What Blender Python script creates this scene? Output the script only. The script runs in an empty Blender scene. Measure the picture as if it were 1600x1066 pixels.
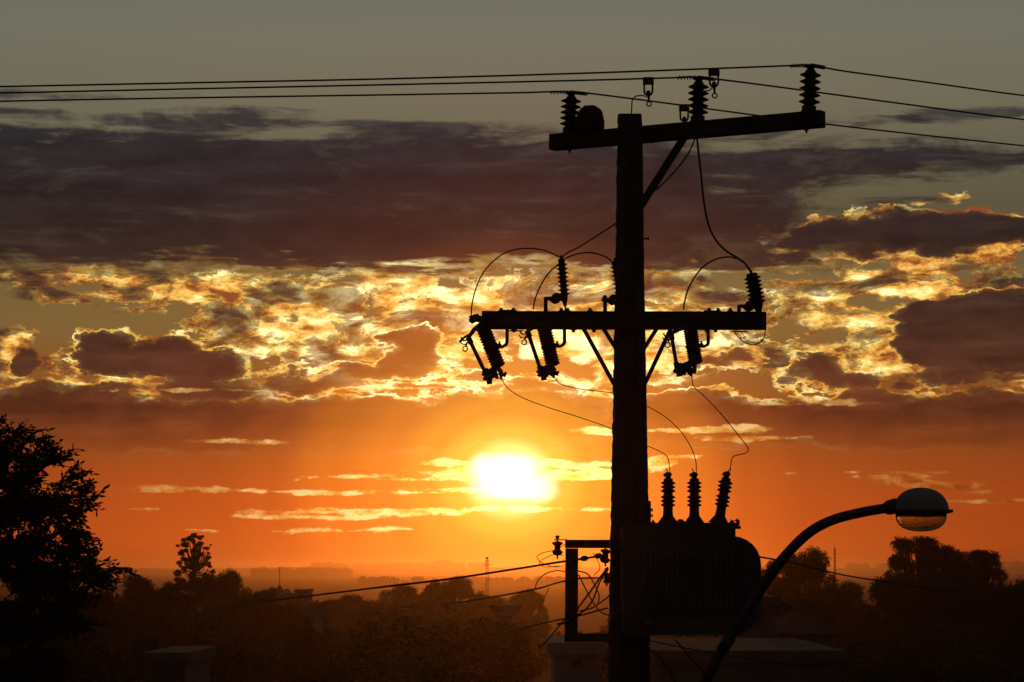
import bpy, bmesh, math, random
import numpy as np
from mathutils import Vector, Matrix

# ------------------------------------------------------------------ camera
SC = bpy.context.scene
COL = SC.collection
F = 4444.0                      # focal length in photo pixels (100 mm on 36 mm)
EYE = 6.4                       # eye height over the street, metres
PITCH = math.atan((890 - 533) / F)
CP, SP = math.cos(PITCH), math.sin(PITCH)
cam = bpy.data.cameras.new('camera')
cam.lens = 100.0
cam.sensor_width = 36.0
cam.clip_start = 0.1
cam.clip_end = 20000.0
camo = bpy.data.objects.new('camera', cam)
COL.objects.link(camo)
camo.location = (0, 0, EYE)
camo.rotation_euler = (math.radians(90) + PITCH, 0, 0)
SC.camera = camo


def direc(px, py):
    a = (px - 800) / F
    b = (533 - py) / F
    return Vector((a, CP - b * SP, SP + b * CP))


def P(px, py, Y):
    """the point of the place at distance Y in front of the eye"""
    d = direc(px, py)
    return Vector((d.x * Y / d.y, Y, EYE + d.z * Y / d.y))


def Q(px, py):
    """direction as (azimuth, elevation), both times F"""
    d = direc(px, py).normalized()
    return (math.atan2(d.x, d.y) * F, math.asin(d.z) * F)


SUN_AZ, SUN_EL = [q / F for q in Q(797, 750)]

# ------------------------------------------------------------------ colour management
SC.view_settings.view_transform = 'Standard'
SC.view_settings.look = 'None'
SC.view_settings.exposure = 0
SC.view_settings.gamma = 1
SC.view_settings.use_curve_mapping = False
SC.cycles.max_bounces = 8
SC.cycles.volume_bounces = 0
SC.cycles.use_denoising = True


def lin(r, g, b):
    f = lambda c: (c / 255 / 12.92) if c / 255 <= 0.04045 else ((c / 255 + 0.055) / 1.055) ** 2.4
    return (f(r), f(g), f(b), 1)


# ------------------------------------------------------------------ sky
W = bpy.data.worlds.new('World')
SC.world = W
W.use_nodes = True
W.cycles.sampling_method = 'MANUAL'
W.cycles.sample_map_resolution = 1024
nt = W.node_tree
nt.nodes.clear()


class G:
    """small wrapper to write node graphs as expressions"""
    def __init__(s, nt): s.nt = nt

    def put(s, node, i, v):
        if isinstance(v, bpy.types.NodeSocket):
            s.nt.links.new(v, node.inputs[i])
        elif v is not None:
            node.inputs[i].default_value = v

    def m(s, op, a, b=None, c=None, clamp=False):
        n = s.nt.nodes.new('ShaderNodeMath'); n.operation = op; n.use_clamp = clamp
        s.put(n, 0, a); s.put(n, 1, b); s.put(n, 2, c)
        return n.outputs[0]

    def v(s, op, a, b=None, c=None, scale=None):
        n = s.nt.nodes.new('ShaderNodeVectorMath'); n.operation = op
        s.put(n, 0, a); s.put(n, 1, b); s.put(n, 2, c)
        if scale is not None: s.put(n, 3, scale)
        return n.outputs['Value'] if op in ('LENGTH', 'DOT_PRODUCT', 'DISTANCE') else n.outputs[0]

    def noise(s, vec, detail=6, rough=.55, lac=2.0, dist=0, dim='3D'):
        n = s.nt.nodes.new('ShaderNodeTexNoise'); n.noise_dimensions = dim
        s.put(n, 'Vector', vec)
        n.inputs['Scale'].default_value = 1
        n.inputs['Detail'].default_value = detail
        n.inputs['Roughness'].default_value = rough
        n.inputs['Lacunarity'].default_value = lac
        n.inputs['Distortion'].default_value = dist
        return n.outputs['Fac'], n.outputs['Color']

    def ramp(s, fac, stops, interp='LINEAR'):
        n = s.nt.nodes.new('ShaderNodeValToRGB'); r = n.color_ramp; r.interpolation = interp
        while len(r.elements) < len(stops): r.elements.new(.5)
        for e, (p, c) in zip(r.elements, stops):
            e.position = p; e.color = c
        s.put(n, 0, fac)
        return n.outputs[0]

    def mix(s, f, a, b, mode='MIX'):
        n = s.nt.nodes.new('ShaderNodeMix'); n.data_type = 'RGBA'; n.blend_type = mode
        n.clamp_factor = False
        s.put(n, 0, f); s.put(n, 6, a); s.put(n, 7, b)
        return n.outputs[2]

    def mr(s, x, a, b, c=0, d=1, smooth=True):
        n = s.nt.nodes.new('ShaderNodeMapRange')
        n.interpolation_type = 'SMOOTHSTEP' if smooth else 'LINEAR'
        s.put(n, 0, x); s.put(n, 1, a); s.put(n, 2, b); s.put(n, 3, c); s.put(n, 4, d)
        return n.outputs[0]

    def xyz(s, x, y, z):
        n = s.nt.nodes.new('ShaderNodeCombineXYZ')
        s.put(n, 0, x); s.put(n, 1, y); s.put(n, 2, z)
        return n.outputs[0]


g = G(nt)
tc = nt.nodes.new('ShaderNodeTexCoord').outputs['Generated']
dirn = g.v('NORMALIZE', tc)
sp = nt.nodes.new('ShaderNodeSeparateXYZ'); nt.links.new(dirn, sp.inputs[0])
az = g.m('MULTIPLY', g.m('ARCTAN2', sp.outputs[0], sp.outputs[1]), F)
el = g.m('MULTIPLY', g.m('ARCSINE', sp.outputs[2]), F)
q = g.xyz(az, el, 0.0)

SUNQ = Q(797, 750)


def vpos(py):                   # ramp position of a photo row (elevation -1.2 .. 12.8 degrees)
    return min(1, max(0, (Q(800, py)[1] + 100) / 1100))


vfac = g.m('DIVIDE', g.m('ADD', el, 100.0), 1100.0)

# domain warps: cumulus lumps, fine fray, long streaks
n1f, n1c = g.noise(g.v('MULTIPLY', q, (1 / 75, 1 / 42, 0)), 7, .62)
big0 = g.m('SUBTRACT', n1f, .5)
w1 = g.v('MULTIPLY', g.v('SUBTRACT', n1c, (.5, .5, .5)), (90, 62, 0))
n2f, n2c = g.noise(g.v('MULTIPLY_ADD', q, (1 / 260, 1 / 26, 0), (7.3, 2.1, 4.0)), 6, .6)
w2 = g.v('MULTIPLY', g.v('SUBTRACT', n2c, (.5, .5, .5)), (150, 34, 0))
qc = g.v('ADD', q, w1)                               # puffy
qs = g.v('ADD', g.v('ADD', q, w2), g.v('SCALE', w1, None, None, .3))   # streaky


def blobs(vec, lst, p4=True):
    """depth inside the nearest of the given soft pads"""
    best = None
    for (px, py, a, b) in lst:
        cx, cy = Q(px, py)
        t = g.v('MULTIPLY_ADD', vec, (1 / a, 1 / b, 0), (-cx / a, -cy / b, 0))
        if p4: t = g.v('MULTIPLY', t, t)
        k = min(a, b) * (.5 if p4 else 1)
        d = g.m('MULTIPLY_ADD', g.v('LENGTH', t), -k, k)       # about sixtieths of a degree inside the edge
        best = d if best is None else g.m('MAXIMUM', best, d)
    return best


DECK = [  # the high dark deck, streaky outline
    (100, 306, 330, 106), (430, 315, 260, 98), (700, 316, 240, 104), (930, 318, 190, 104),
    (1130, 262, 200, 42), (1330, 250, 200, 24), (1110, 352, 150, 50), (1180, 300, 60, 14), (60, 400, 130, 16), (480, 410, 160, 16), (200, 188, 190, 10), (380, 180, 60, 7),
    (1240, 372, 110, 24), (1230, 325, 190, 8), (1180, 400, 90, 22), (1000, 412, 90, 18), (730, 412, 60, 22), (1500, 250, 120, 6), (700, 205, 130, 12),
    (1420, 190, 70, 8), (1560, 181, 60, 4), (70, 150, 90, 4), (1240, 393, 60, 26), (20, 420, 60, 14),
]
CUM = [   # lower dark masses, puffy outline
    (1340, 374, 130, 28), (1440, 362, 120, 34), (1370, 352, 40, 20), (1540, 362, 130, 26), (1485, 520, 90, 62), (1590, 520, 80, 70), (1320, 592, 90, 14), (1280, 572, 40, 22),
    (1480, 590, 160, 16), (165, 552, 45, 38), (250, 560, 70, 34), (330, 575, 60, 28), (40, 560, 26, 26),
    (90, 612, 160, 14), (640, 550, 52, 30), (600, 582, 110, 16), (470, 585, 110, 10), (1130, 560, 50, 15), (700, 590, 80, 10), (480, 600, 120, 18), (330, 610, 100, 20), (250, 665, 300, 44), (100, 660, 140, 50), (560, 665, 240, 44),
    (800, 655, 170, 44), (1060, 655, 130, 40), (1250, 660, 200, 36), (1450, 660, 240, 44), (1400, 625, 60, 16), (1520, 622, 60, 20), (830, 605, 60, 12), 
]
LIT = [   # thin bright sheets with the sun behind them
    (80, 432, 70, 9), (160, 436, 90, 13), (230, 450, 60, 18), (290, 458, 70, 22), (360, 460, 60, 28), (425, 468, 55, 30), (200, 462, 60, 7), (130, 458, 40, 5),
    (505, 480, 50, 34), (500, 462, 40, 16), (590, 430, 40, 22), (650, 430, 36, 30), (640, 475, 60, 30), (720, 475, 70, 28), (780, 460, 50, 30),
    (770, 500, 80, 10), (700, 460, 60, 14), (930, 460, 60, 26), (880, 470, 40, 18), (1055, 450, 40, 26), (1040, 482, 40, 9), (1130, 474, 120, 6),
    (1240, 472, 140, 6), (1270, 448, 26, 22), (1340, 452, 80, 20), (1420, 442, 120, 24), (1440, 405, 60, 22), (1550, 395, 50, 20),
    (1330, 490, 90, 16), (1370, 520, 50, 26), (1385, 555, 50, 22), (1280, 492, 40, 6), (1290, 545, 34, 8), (1350, 575, 60, 12),
    (90, 568, 90, 20), (20, 545, 30, 18), (120, 598, 70, 8), (260, 628, 70, 9), (340, 626, 60, 9), (210, 632, 40, 7),
    (380, 515, 60, 18), (470, 520, 90, 22), (530, 555, 60, 18), (460, 548, 110, 9), (600, 512, 40, 10), (700, 545, 50, 22), (730, 530, 60, 20),
    (850, 520, 90, 20), (900, 540, 80, 22), (860, 512, 120, 10), (940, 575, 30, 16), (1030, 545, 60, 34), (1100, 532, 40, 16), (1150, 555, 90, 10),
    (1090, 570, 90, 8), (1200, 560, 70, 12), (930, 595, 60, 8), (1040, 590, 30, 8), (1470, 312, 34, 8), (1555, 333, 16, 4), (1260, 628, 60, 5),
    (1140, 515, 60, 5),
]
THIN = [  # long low streaks
    (925, 674, 36, 9), (1100, 674, 60, 6), (1165, 672, 50, 10), (1160, 686, 50, 9), (1200, 684, 30, 6), (360, 690, 40, 3), (415, 691, 16, 2.5),
    (700, 724, 30, 9), (735, 735, 60, 12), (650, 748, 60, 5), (560, 745, 60, 4), (860, 722, 60, 5), (920, 726, 60, 6), (900, 742, 60, 8), (950, 740, 40, 10),
    (1030, 725, 28, 15), (1060, 715, 26, 5), (250, 764, 60, 7), (330, 766, 60, 6), (420, 768, 80, 3.5), (520, 772, 80, 3), (640, 768, 60, 3), (700, 764, 40, 3.5),
    (420, 808, 60, 3), (520, 800, 70, 2.5), (600, 796, 70, 3), (700, 796, 80, 2.5), (800, 795, 60, 3), (430, 830, 70, 2), (260, 796, 40, 1.8),
    (560, 828, 50, 1.5), (1390, 745, 30, 3), (1420, 757, 30, 5), (1490, 760, 44, 6), (1530, 768, 30, 4), (1530, 738, 70, 1.5), (1570, 783, 30, 1.5),
    (300, 610, 60, 2), (450, 612, 60, 1.5), (640, 608, 40, 2.2), (720, 600, 36, 2.4), (900, 598, 34, 3), (1230, 632, 40, 2.5), (1305, 627, 16, 2.5),
]
f_deck = blobs(qs, DECK)
f_cum = blobs(qc, CUM)
f_lit = blobs(qc, LIT)
wt = g.v('ADD', q, g.v('MULTIPLY', w1, (.35, .22, 0)))
f_thin = blobs(wt, [(a, b, c * 1.15, d * .72) for (a, b, c, d) in THIN], False)

# open sky by elevation, warm low and grey-green high, then dim towards the zenith
S = g.ramp(vfac, [
    (0.0, lin(130, 44, 14)), (vpos(893), lin(186, 66, 18)), (vpos(850), lin(200, 80, 23)), (vpos(780), lin(184, 74, 26)),
    (vpos(700), lin(142, 64, 28)), (vpos(600), lin(120, 76, 38)), (vpos(510), lin(115, 92, 52)), (vpos(440), lin(104, 92, 58)),
    (vpos(330), lin(76, 78, 62)), (vpos(240), lin(88, 90, 76)), (vpos(150), lin(104, 104, 88)), (vpos(60), lin(108, 110, 97)), (vpos(0), lin(104, 109, 99)),
    (1.0, lin(95, 100, 95))])
D = g.ramp(vfac, [
    (0.0, lin(120, 40, 12)), (vpos(800), lin(178, 72, 26)), (vpos(720), lin(128, 56, 27)), (vpos(650), lin(98, 49, 29)), (vpos(590), lin(80, 46, 33)),
    (vpos(480), lin(64, 43, 35)), (vpos(400), lin(50, 37, 34)), (vpos(300), lin(42, 35, 37)), (vpos(220), lin(42, 40, 44)), (vpos(150), lin(58, 58, 57))])
# shading inside the clouds: streaky mottle
mott = g.m('MULTIPLY_ADD', g.m('SUBTRACT', n2f, .5), 1.5, 1.0)
mott = g.m('MULTIPLY', mott, g.m('MULTIPLY_ADD', big0, .9, 1.0))
D = g.mix(1.0, D, g.xyz(mott, mott, mott), 'MULTIPLY')

# glow round the sun
dx = g.m('SUBTRACT', az, SUNQ[0]); dy = g.m('SUBTRACT', el, SUNQ[1])
r = g.v('LENGTH', g.xyz(dx, dy, 0.0))
re = g.v('LENGTH', g.xyz(g.m('MULTIPLY', dx, .86), dy, 0.0))
rf = g.m('DIVIDE', re, 900.0)
glow = g.ramp(rf, [
    (0.0, (3.0, 2.2, .9, 1)), (.05, (1.5, 1.0, .26, 1)), (.08, (1.0, .54, .05, 1)), (.125, (.78, .31, .022, 1)), (.19, (.58, .17, .012, 1)), (.27, (.38, .10, .005, 1)),
    (.36, (.115, .02, .001, 1)), (.45, (.024, .002, .0, 1)), (.65, (.003, .0, .0, 1)), (1.0, (0, 0, 0, 1))], 'EASE')

# far to the right and left the low sky is dimmer
side = g.mr(g.m('ABSOLUTE', g.m('ADD', az, 150.0)), 300.0, 1100.0, 1.0, .72)
lowm = g.mr(el, 60.0, 330.0, 1.0, 0.0)
sidem = g.m('SUBTRACT', 1.0, g.m('MULTIPLY', g.m('SUBTRACT', 1.0, side), lowm))

# lit cloud colour: bright near the sun, golden far away, broken by texture
lt, _c = g.noise(g.v('MULTIPLY_ADD', g.v('ADD', q, g.v('SCALE', w1, None, None, .4)), (1 / 58, 1 / 25, 0), (3.1, 9.2, 1.0)), 9, .63, 2.15)
lr = g.mr(r, 150.0, 900.0, 1.0, 0.0, False)
hot = g.m('ADD', g.m('MULTIPLY', lr, .75), g.m('MULTIPLY', g.m('SUBTRACT', lt, .5), 3.6))
hot = g.m('ADD', hot, .10, None, True)
LC = g.ramp(hot, [(0.0, (.26, .075, .018, 1)), (.2, (.55, .20, .035, 1)), (.42, (.90, .46, .08, 1)), (.66, (1.05, .74, .20, 1)), (1.0, (1.6, 1.35, .62, 1))])

# nishita dusk air as the base of the open sky
sk = nt.nodes.new('ShaderNodeTexSky'); sk.sky_type = 'NISHITA'; sk.sun_disc = False
sk.sun_elevation = SUN_EL; sk.sun_rotation = SUN_AZ; sk.dust_density = 3.0
air = g.mix(1.0, sk.outputs[0], (.06, .06, .06, 1), 'MULTIPLY')

col = g.mix(.05, S, air)
# lit sheets
nz = g.m('SUBTRACT', lt, .5)
big = g.m('SUBTRACT', n1f, .5)
aL = g.mr(g.m('MULTIPLY_ADD', nz, 34.0, f_lit), -2.0, 7.0)
col = g.mix(aL, col, LC)
# torn brown scraps between the lit sheets
n3f, _c = g.noise(g.v('MULTIPLY_ADD', q, (1 / 125, 1 / 52, 0), (5.7, 1.2, 9.0)), 9, .62, 2.1, .4)
band = g.m('MULTIPLY', g.mr(el, 270.0, 320.0), g.mr(el, 445.0, 495.0, 1.0, 0.0))
near_lit = g.mr(f_lit, -26.0, -6.0)
n3s = g.m('MULTIPLY_ADD', nz, .12, n3f)
scr = g.m('MULTIPLY', g.mr(n3s, .486, .508), g.m('MULTIPLY', band, near_lit))
SCR = g.mix(g.mr(n3s, .490, .528), g.mix(1.0, LC, (1.15, 1.15, 1.1, 1), 'MULTIPLY'), g.mix(g.mr(n3s, .62, .53, .0, .30), D, LC))
col = g.mix(g.m('MULTIPLY', scr, .93), col, SCR)
# dark masses with a thin lit edge where open sky is behind
mo_ = g.m('MULTIPLY_ADD', g.m('SUBTRACT', n3f, .5), 1.9, .93)
mot2 = g.xyz(mo_, mo_, g.m('MULTIPLY_ADD', g.m('SUBTRACT', n3f, .5), 1.5, .9))
fd2 = g.m('ADD', g.m('MULTIPLY_ADD', big, 24.0, f_cum), g.m('MULTIPLY_ADD', nz, 20.0, g.m('MULTIPLY', g.m('SUBTRACT', n3f, .5), 34.0)))
aC = g.m('MULTIPLY', g.mr(fd2, -1.0, 5.0), g.mr(el, Q(800, 745)[1], Q(800, 640)[1]))
rim_band = g.m('MULTIPLY', g.mr(fd2, -3.6, -.6), g.mr(fd2, .8, 3.4, 1.0, 0.0))
rim_zone = g.m('MULTIPLY', g.mr(el, 245.0, 275.0), g.mr(el, 600.0, 640.0, 1.0, 0.0))
rim = g.m('MULTIPLY', rim_band, g.m('MULTIPLY', rim_zone, g.mr(n3f, .34, .48)))
DC = g.mix(g.mr(fd2, 11.0, .5, 0.0, .13), g.mix(1.0, D, mot2, 'MULTIPLY'), LC)
col = g.mix(aC, col, DC)
col = g.mix(g.m('MULTIPLY', rim, .9), col, LC)
n4f, _c = g.noise(g.v('MULTIPLY_ADD', q, (1 / 190, 1 / 60, 0), (2.7, 8.1, 3.0)), 8, .66, 2.1, .6)
fk = g.m('ADD', g.m('MULTIPLY_ADD', g.m('SUBTRACT', n2f, .5), 70.0, f_deck), g.m('MULTIPLY', g.m('SUBTRACT', n4f, .48), 80.0))
aK = g.mr(fk, -10.0, 12.0)
# the deck's underside fringe glows where it thins
fr = g.m('MULTIPLY', g.mr(fk, -9.0, 2.0), g.m('MULTIPLY', g.mr(fk, 2.0, 15.0, 1.0, 0.0), g.mr(el, 470.0, 520.0, 1.0, 0.0)))
thinning = g.m('MULTIPLY', g.mr(n4f, .66, .54, .80, .985), g.mr(n2f, .70, .58, .86, 1.0))
col = g.mix(g.m('MULTIPLY', aK, thinning), col, g.mix(g.m('MULTIPLY', fr, g.m('MULTIPLY', lr, .6)), g.mix(.7, D, g.mix(1.0, D, mot2, 'MULTIPLY')), LC))
aT = g.mr(g.m('ADD', g.m('MULTIPLY_ADD', nz, 17.0, f_thin), g.m('MULTIPLY', g.m('SUBTRACT', n2f, .5), 22.0)), -1.2, 2.2)
TC = g.mix(1.0, LC, g.mix(g.mr(r, 120.0, 700.0), (1, .92, .75, 1), (.62, .42, .36, 1)), 'MULTIPLY')
col = g.mix(g.m('MULTIPLY', aT, g.mr(r, 120.0, 450.0, .72, .5)), col, TC)
col = g.mix(1.0, col, g.xyz(sidem, sidem, sidem), 'MULTIPLY')
col = g.mix(1.0, col, glow, 'ADD')

# sun: a blown disc seen through ragged haze cloud
sunv = blobs(g.v('ADD', q, g.v('MULTIPLY', w1, (.45, .4, 0))), [(783, 741, 33, 22), (808, 762, 36, 13), (790, 733, 34, 15)])
col = g.mix(g.mr(sunv, -20.0, 16.0), col, (2.4, 2.2, 1.5, 1))

# away from the dusk side and overhead the dome is a dim blue grey
back = g.mr(sp.outputs[1], .96, .6)
up = g.mr(el, 950.0, 1700.0)
dim = g.m('MAXIMUM', back, up)
col = g.mix(dim, col, (.021, .0195, .0195, 1))
below = g.mr(el, -60.0, -160.0)
col = g.mix(below, col, (.012, .006, .004, 1))
bg = nt.nodes.new('ShaderNodeBackground'); nt.links.new(col, bg.inputs[0]); bg.inputs[1].default_value = 1.0
wo = nt.nodes.new('ShaderNodeOutputWorld'); nt.links.new(bg.outputs[0], wo.inputs[0])

# ------------------------------------------------------------------ sun
sd = bpy.data.lights.new('sun', 'SUN')
sd.energy = SUN_E = 0.11
sd.angle = math.radians(.5)
sd.color = (1.0, .26, .03)
so = bpy.data.objects.new('sun', sd); COL.objects.link(so)
sv = Vector((math.sin(SUN_AZ) * math.cos(SUN_EL), math.cos(SUN_AZ) * math.cos(SUN_EL), math.sin(SUN_EL)))
so.rotation_euler = sv.to_track_quat('Z', 'Y').to_euler()
so.location = (0, 30, 30)

# ------------------------------------------------------------------ mesh helpers
RNG = random.Random(7)


def catmull(pts, n=8):
    pts = [Vector(p) for p in pts]
    if len(pts) < 3: return pts
    out = []
    ex = [pts[0] * 2 - pts[1]] + pts + [pts[-1] * 2 - pts[-2]]
    for i in range(1, len(ex) - 2):
        p0, p1, p2, p3 = ex[i - 1:i + 3]
        for k in range(n):
            t = k / n
            out.append(.5 * ((2 * p1) + (p2 - p0) * t + (2 * p0 - 5 * p1 + 4 * p2 - p3) * t * t + (3 * p1 - p0 - 3 * p2 + p3) * t ** 3))
    out.append(pts[-1])
    return out


class MB:
    def __init__(s): s.v, s.f, s.sm = [], [], []

    def add(s, vs, fs, smooth=False):
        o = len(s.v); s.v += [tuple(v) for v in vs]
        s.f += [tuple(i + o for i in f) for f in fs]; s.sm += [smooth] * len(fs)
        return s

    def box(s, c, size, X=(1, 0, 0), Z=(0, 0, 1), bev=0.0):
        """a box with bevelled long edges; X and Z give its axes"""
        c = Vector(c); X = Vector(X).normalized(); Z = Vector(Z); Y = Z.cross(X).normalized(); Z = X.cross(Y)
        hx, hy, hz = [q / 2 for q in size]
        b = min(bev, hy * .8, hz * .8)
        if b <= 0: ring = [(-hy, -hz), (hy, -hz), (hy, hz), (-hy, hz)]
        else: ring = [(-hy + b, -hz), (hy - b, -hz), (hy, -hz + b), (hy, hz - b), (hy - b, hz), (-hy + b, hz), (-hy, hz - b), (-hy, -hz + b)]
        n = len(ring)
        vs = [c + X * sx * hx + Y * y + Z * z for sx in (-1, 1) for (y, z) in ring]
        fs = [(i, (i + 1) % n, n + (i + 1) % n, n + i) for i in range(n)] + [tuple(range(n))[::-1], tuple(range(n, 2 * n))]
        return s.add(vs, fs)

    def tube(s, pts, r, seg=8, caps=True):
        pts = [Vector(p) for p in pts]
        if not isinstance(r, (list, tuple)): r = [r] * len(pts)
        vs, fs = [], []
        T = [(pts[min(i + 1, len(pts) - 1)] - pts[max(i - 1, 0)]).normalized() for i in range(len(pts))]
        u = T[0].orthogonal().normalized()
        for i, p in enumerate(pts):
            u = (u - T[i] * u.dot(T[i]))
            if u.length < 1e-6: u = T[i].orthogonal()
            u.normalize(); w = T[i].cross(u)
            for k in range(seg):
                a = 2 * math.pi * k / seg
                vs.append(p + (u * math.cos(a) + w * math.sin(a)) * r[i])
        for i in range(len(pts) - 1):
            for k in range(seg):
                fs.append((i * seg + k, i * seg + (k + 1) % seg, (i + 1) * seg + (k + 1) % seg, (i + 1) * seg + k))
        if caps:
            fs.append(tuple(range(seg))[::-1]); fs.append(tuple(range((len(pts) - 1) * seg, len(pts) * seg)))
        return s.add(vs, fs, True)

    def rod(s, a, b, r, seg=8): return s.tube([a, b], r, seg)

    def lathe(s, prof, base, axis=(0, 0, 1), seg=20, caps=True):
        """prof: (radius, height) pairs along axis from base"""
        base = Vector(base); Z = Vector(axis).normalized(); X = Z.orthogonal().normalized(); Y = Z.cross(X)
        vs, fs = [], []
        for (r, h) in prof:
            for k in range(seg):
                a = 2 * math.pi * k / seg
                vs.append(base + Z * h + (X * math.cos(a) + Y * math.sin(a)) * max(r, 1e-5))
        for i in range(len(prof) - 1):
            for k in range(seg):
                fs.append((i * seg + k, i * seg + (k + 1) % seg, (i + 1) * seg + (k + 1) % seg, (i + 1) * seg + k))
        if caps:
            fs.append(tuple(range(seg))[::-1]); fs.append(tuple(range((len(prof) - 1) * seg, len(prof) * seg)))
        return s.add(vs, fs, True)

    def ring(s, c, n, R, r, seg=18, seg2=6):
        c = Vector(c); n = Vector(n).normalized(); X = n.orthogonal().normalized(); Y = n.cross(X)
        pts = [c + (X * math.cos(2 * math.pi * k / seg) + Y * math.sin(2 * math.pi * k / seg)) * R for k in range(seg + 1)]
        return s.tube(pts, r, seg2, False)

    def prism(s, outline, d, closed=True):
        """closed outline of points, extruded by vector d"""
        n = len(outline); d = Vector(d)
        vs = [Vector(p) for p in outline] + [Vector(p) + d for p in outline]
        fs = [(i, (i + 1) % n, n + (i + 1) % n, n + i) for i in range(n)] + [tuple(range(n))[::-1], tuple(range(n, 2 * n))]
        return s.add(vs, fs)

    def build(s, name, mat, parent=None, label=None, fix=True):
        me = bpy.data.meshes.new(name)
        org = parent.matrix_world.translation.copy() if parent is not None and parent.type == 'EMPTY' else None
        off = Vector((0, 0, 0))
        p = parent
        while p is not None: off += p.location; p = p.parent
        me.from_pydata([(x - off.x, y - off.y, z - off.z) for (x, y, z) in s.v], [], s.f)
        me.polygons.foreach_set('use_smooth', s.sm)
        if fix:
            bm = bmesh.new(); bm.from_mesh(me); bmesh.ops.recalc_face_normals(bm, faces=bm.faces); bm.to_mesh(me); bm.free()
        me.materials.append(mat)
        o = bpy.data.objects.new(name, me); COL.objects.link(o)
        if parent is not None: o.parent = parent
        if label: o['label'] = label
        return o


def thing(name, loc, label, cat, group=None):
    o = bpy.data.objects.new(name, None); COL.objects.link(o)
    o.location = loc; o.empty_display_size = .2
    return tag(o, label, cat, group)


def tag(o, label, cat, group=None):
    o['label'] = label; o['category'] = cat
    if group: o['group'] = group
    return o


def kind(o, k, label=None, cat=None):
    o['kind'] = k
    if label: o['label'] = label
    if cat: o['category'] = cat
    return o


def copy_tree(o, parent=None):
    c = o.copy(); COL.objects.link(c); c.parent = parent
    for ch in [x for x in bpy.data.objects if x.parent == o]: copy_tree(ch, c)
    return c


# ------------------------------------------------------------------ materials
def mat(name, c1, c2=None, scale=8.0, rough=.7, metal=0.0, bump=0.0, bscale=40.0, spec=.5, stretch=(1, 1, 1)):
    m = bpy.data.materials.new(name); m.use_nodes = True
    t = m.node_tree; b = t.nodes['Principled BSDF']; gg = G(t)
    b.inputs['Roughness'].default_value = rough; b.inputs['Metallic'].default_value = metal
    b.inputs['Specular IOR Level'].default_value = spec
    co = t.nodes.new('ShaderNodeTexCoord').outputs['Object']
    co = gg.v('MULTIPLY', co, stretch)
    if c2 is None: c2 = tuple(x * .6 for x in c1)
    f, _ = gg.noise(gg.v('SCALE', co, None, None, scale), 5, .6)
    t.links.new(gg.ramp(f, [(.3, (*c2, 1)), (.7, (*c1, 1))]), b.inputs['Base Color'])
    if bump:
        f2, _ = gg.noise(gg.v('SCALE', co, None, None, bscale), 5, .65)
        bn = t.nodes.new('ShaderNodeBump'); bn.inputs['Strength'].default_value = bump; bn.inputs['Distance'].default_value = .01
        t.links.new(f2, bn.inputs['Height']); t.links.new(bn.outputs[0], b.inputs['Normal'])
        t.links.new(gg.mr(f2, .3, .7, rough - .12, min(1, rough + .12)), b.inputs['Roughness'])
    return m


M_CONC = mat('weathered concrete', (.13, .12, .105), (.07, .065, .055), 5, .9, 0, .6, 30, .3, (1, 1, .35))
M_WOOD = mat('weathered crossarm timber', (.12, .09, .06), (.06, .045, .03), 6, .85, 0, .5, 30, .3, (.2, 1, 1))
M_PORC = mat('brown glazed porcelain', (.075, .035, .02), (.05, .02, .012), 4, .45, 0, 0, 10, .3)
M_PORCG = mat('grey porcelain', (.14, .13, .12), (.09, .085, .08), 6, .5, 0, 0, 10, .3)
M_STEEL = mat('galvanised steel', (.16, .15, .14), (.08, .07, .06), 30, .65, .5, .2, 90)
M_RUST = mat('rusty iron', (.08, .035, .018), (.03, .018, .012), 30, .85, .2, .4, 80)
M_TANK = mat('dull grey tank paint', (.15, .145, .13), (.10, .09, .075), 3, .6, 0, .1, 30, .35)
M_WIRE = mat('dark weathered cable', (.03, .027, .025), (.02, .018, .016), 30, .75)
M_COPP = mat('bare copper lead', (.11, .055, .03), (.06, .03, .018), 30, .6, .6)
M_MUD = mat('dried red mud', (.16, .08, .045), (.09, .045, .025), 12, 1, 0, 1.0, 22, .1)
M_LAMP = mat('chalky white lamp paint', (.42, .40, .36), (.30, .28, .25), 9, .5, 0, .08, 30)
M_ARM = mat('grey painted lamp arm', (.16, .15, .14), (.09, .08, .07), 14, .45, .3, .15, 60)
M_LEAF = mat('dark green leaves', (.05, .08, .02), (.025, .045, .012), 1.2, .65, 0, 0, 10, .25)
M_LEAF2 = mat('olive narrow leaves', (.055, .07, .025), (.03, .045, .015), 2, .65, 0, 0, 10, .25)
M_BARK = mat('grey brown bark', (.10, .07, .05), (.05, .035, .025), 6, .95, 0, .6, 20, .2, (1, 1, .3))
M_WALL = mat('pale rendered wall', (.20, .18, .165), (.13, .115, .105), 1.2, .9, 0, .2, 14)
M_WALL2 = mat('cream rendered wall', (.46, .42, .36), (.34, .30, .25), 1.0, .9, 0, .2, 14)
M_ROOF = mat('red clay tile', (.20, .075, .04), (.11, .045, .028), 2.5, .85, 0, .5, 8)
M_TIN = mat('weathered zinc roof', (.26, .26, .26), (.16, .15, .14), 1.5, .5, .4, .2, 8)
M_DARK = mat('dark window glass', (.02, .02, .022), (.012, .012, .014), 3, .25)
M_GRASS = mat('pasture', (.055, .06, .022), (.035, .032, .014), .02, .95, 0, 0, 10, .1)
M_EARTH = mat('town ground', (.07, .05, .035), (.04, .035, .02), .08, .95, 0, .3, 2, .1)

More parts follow.
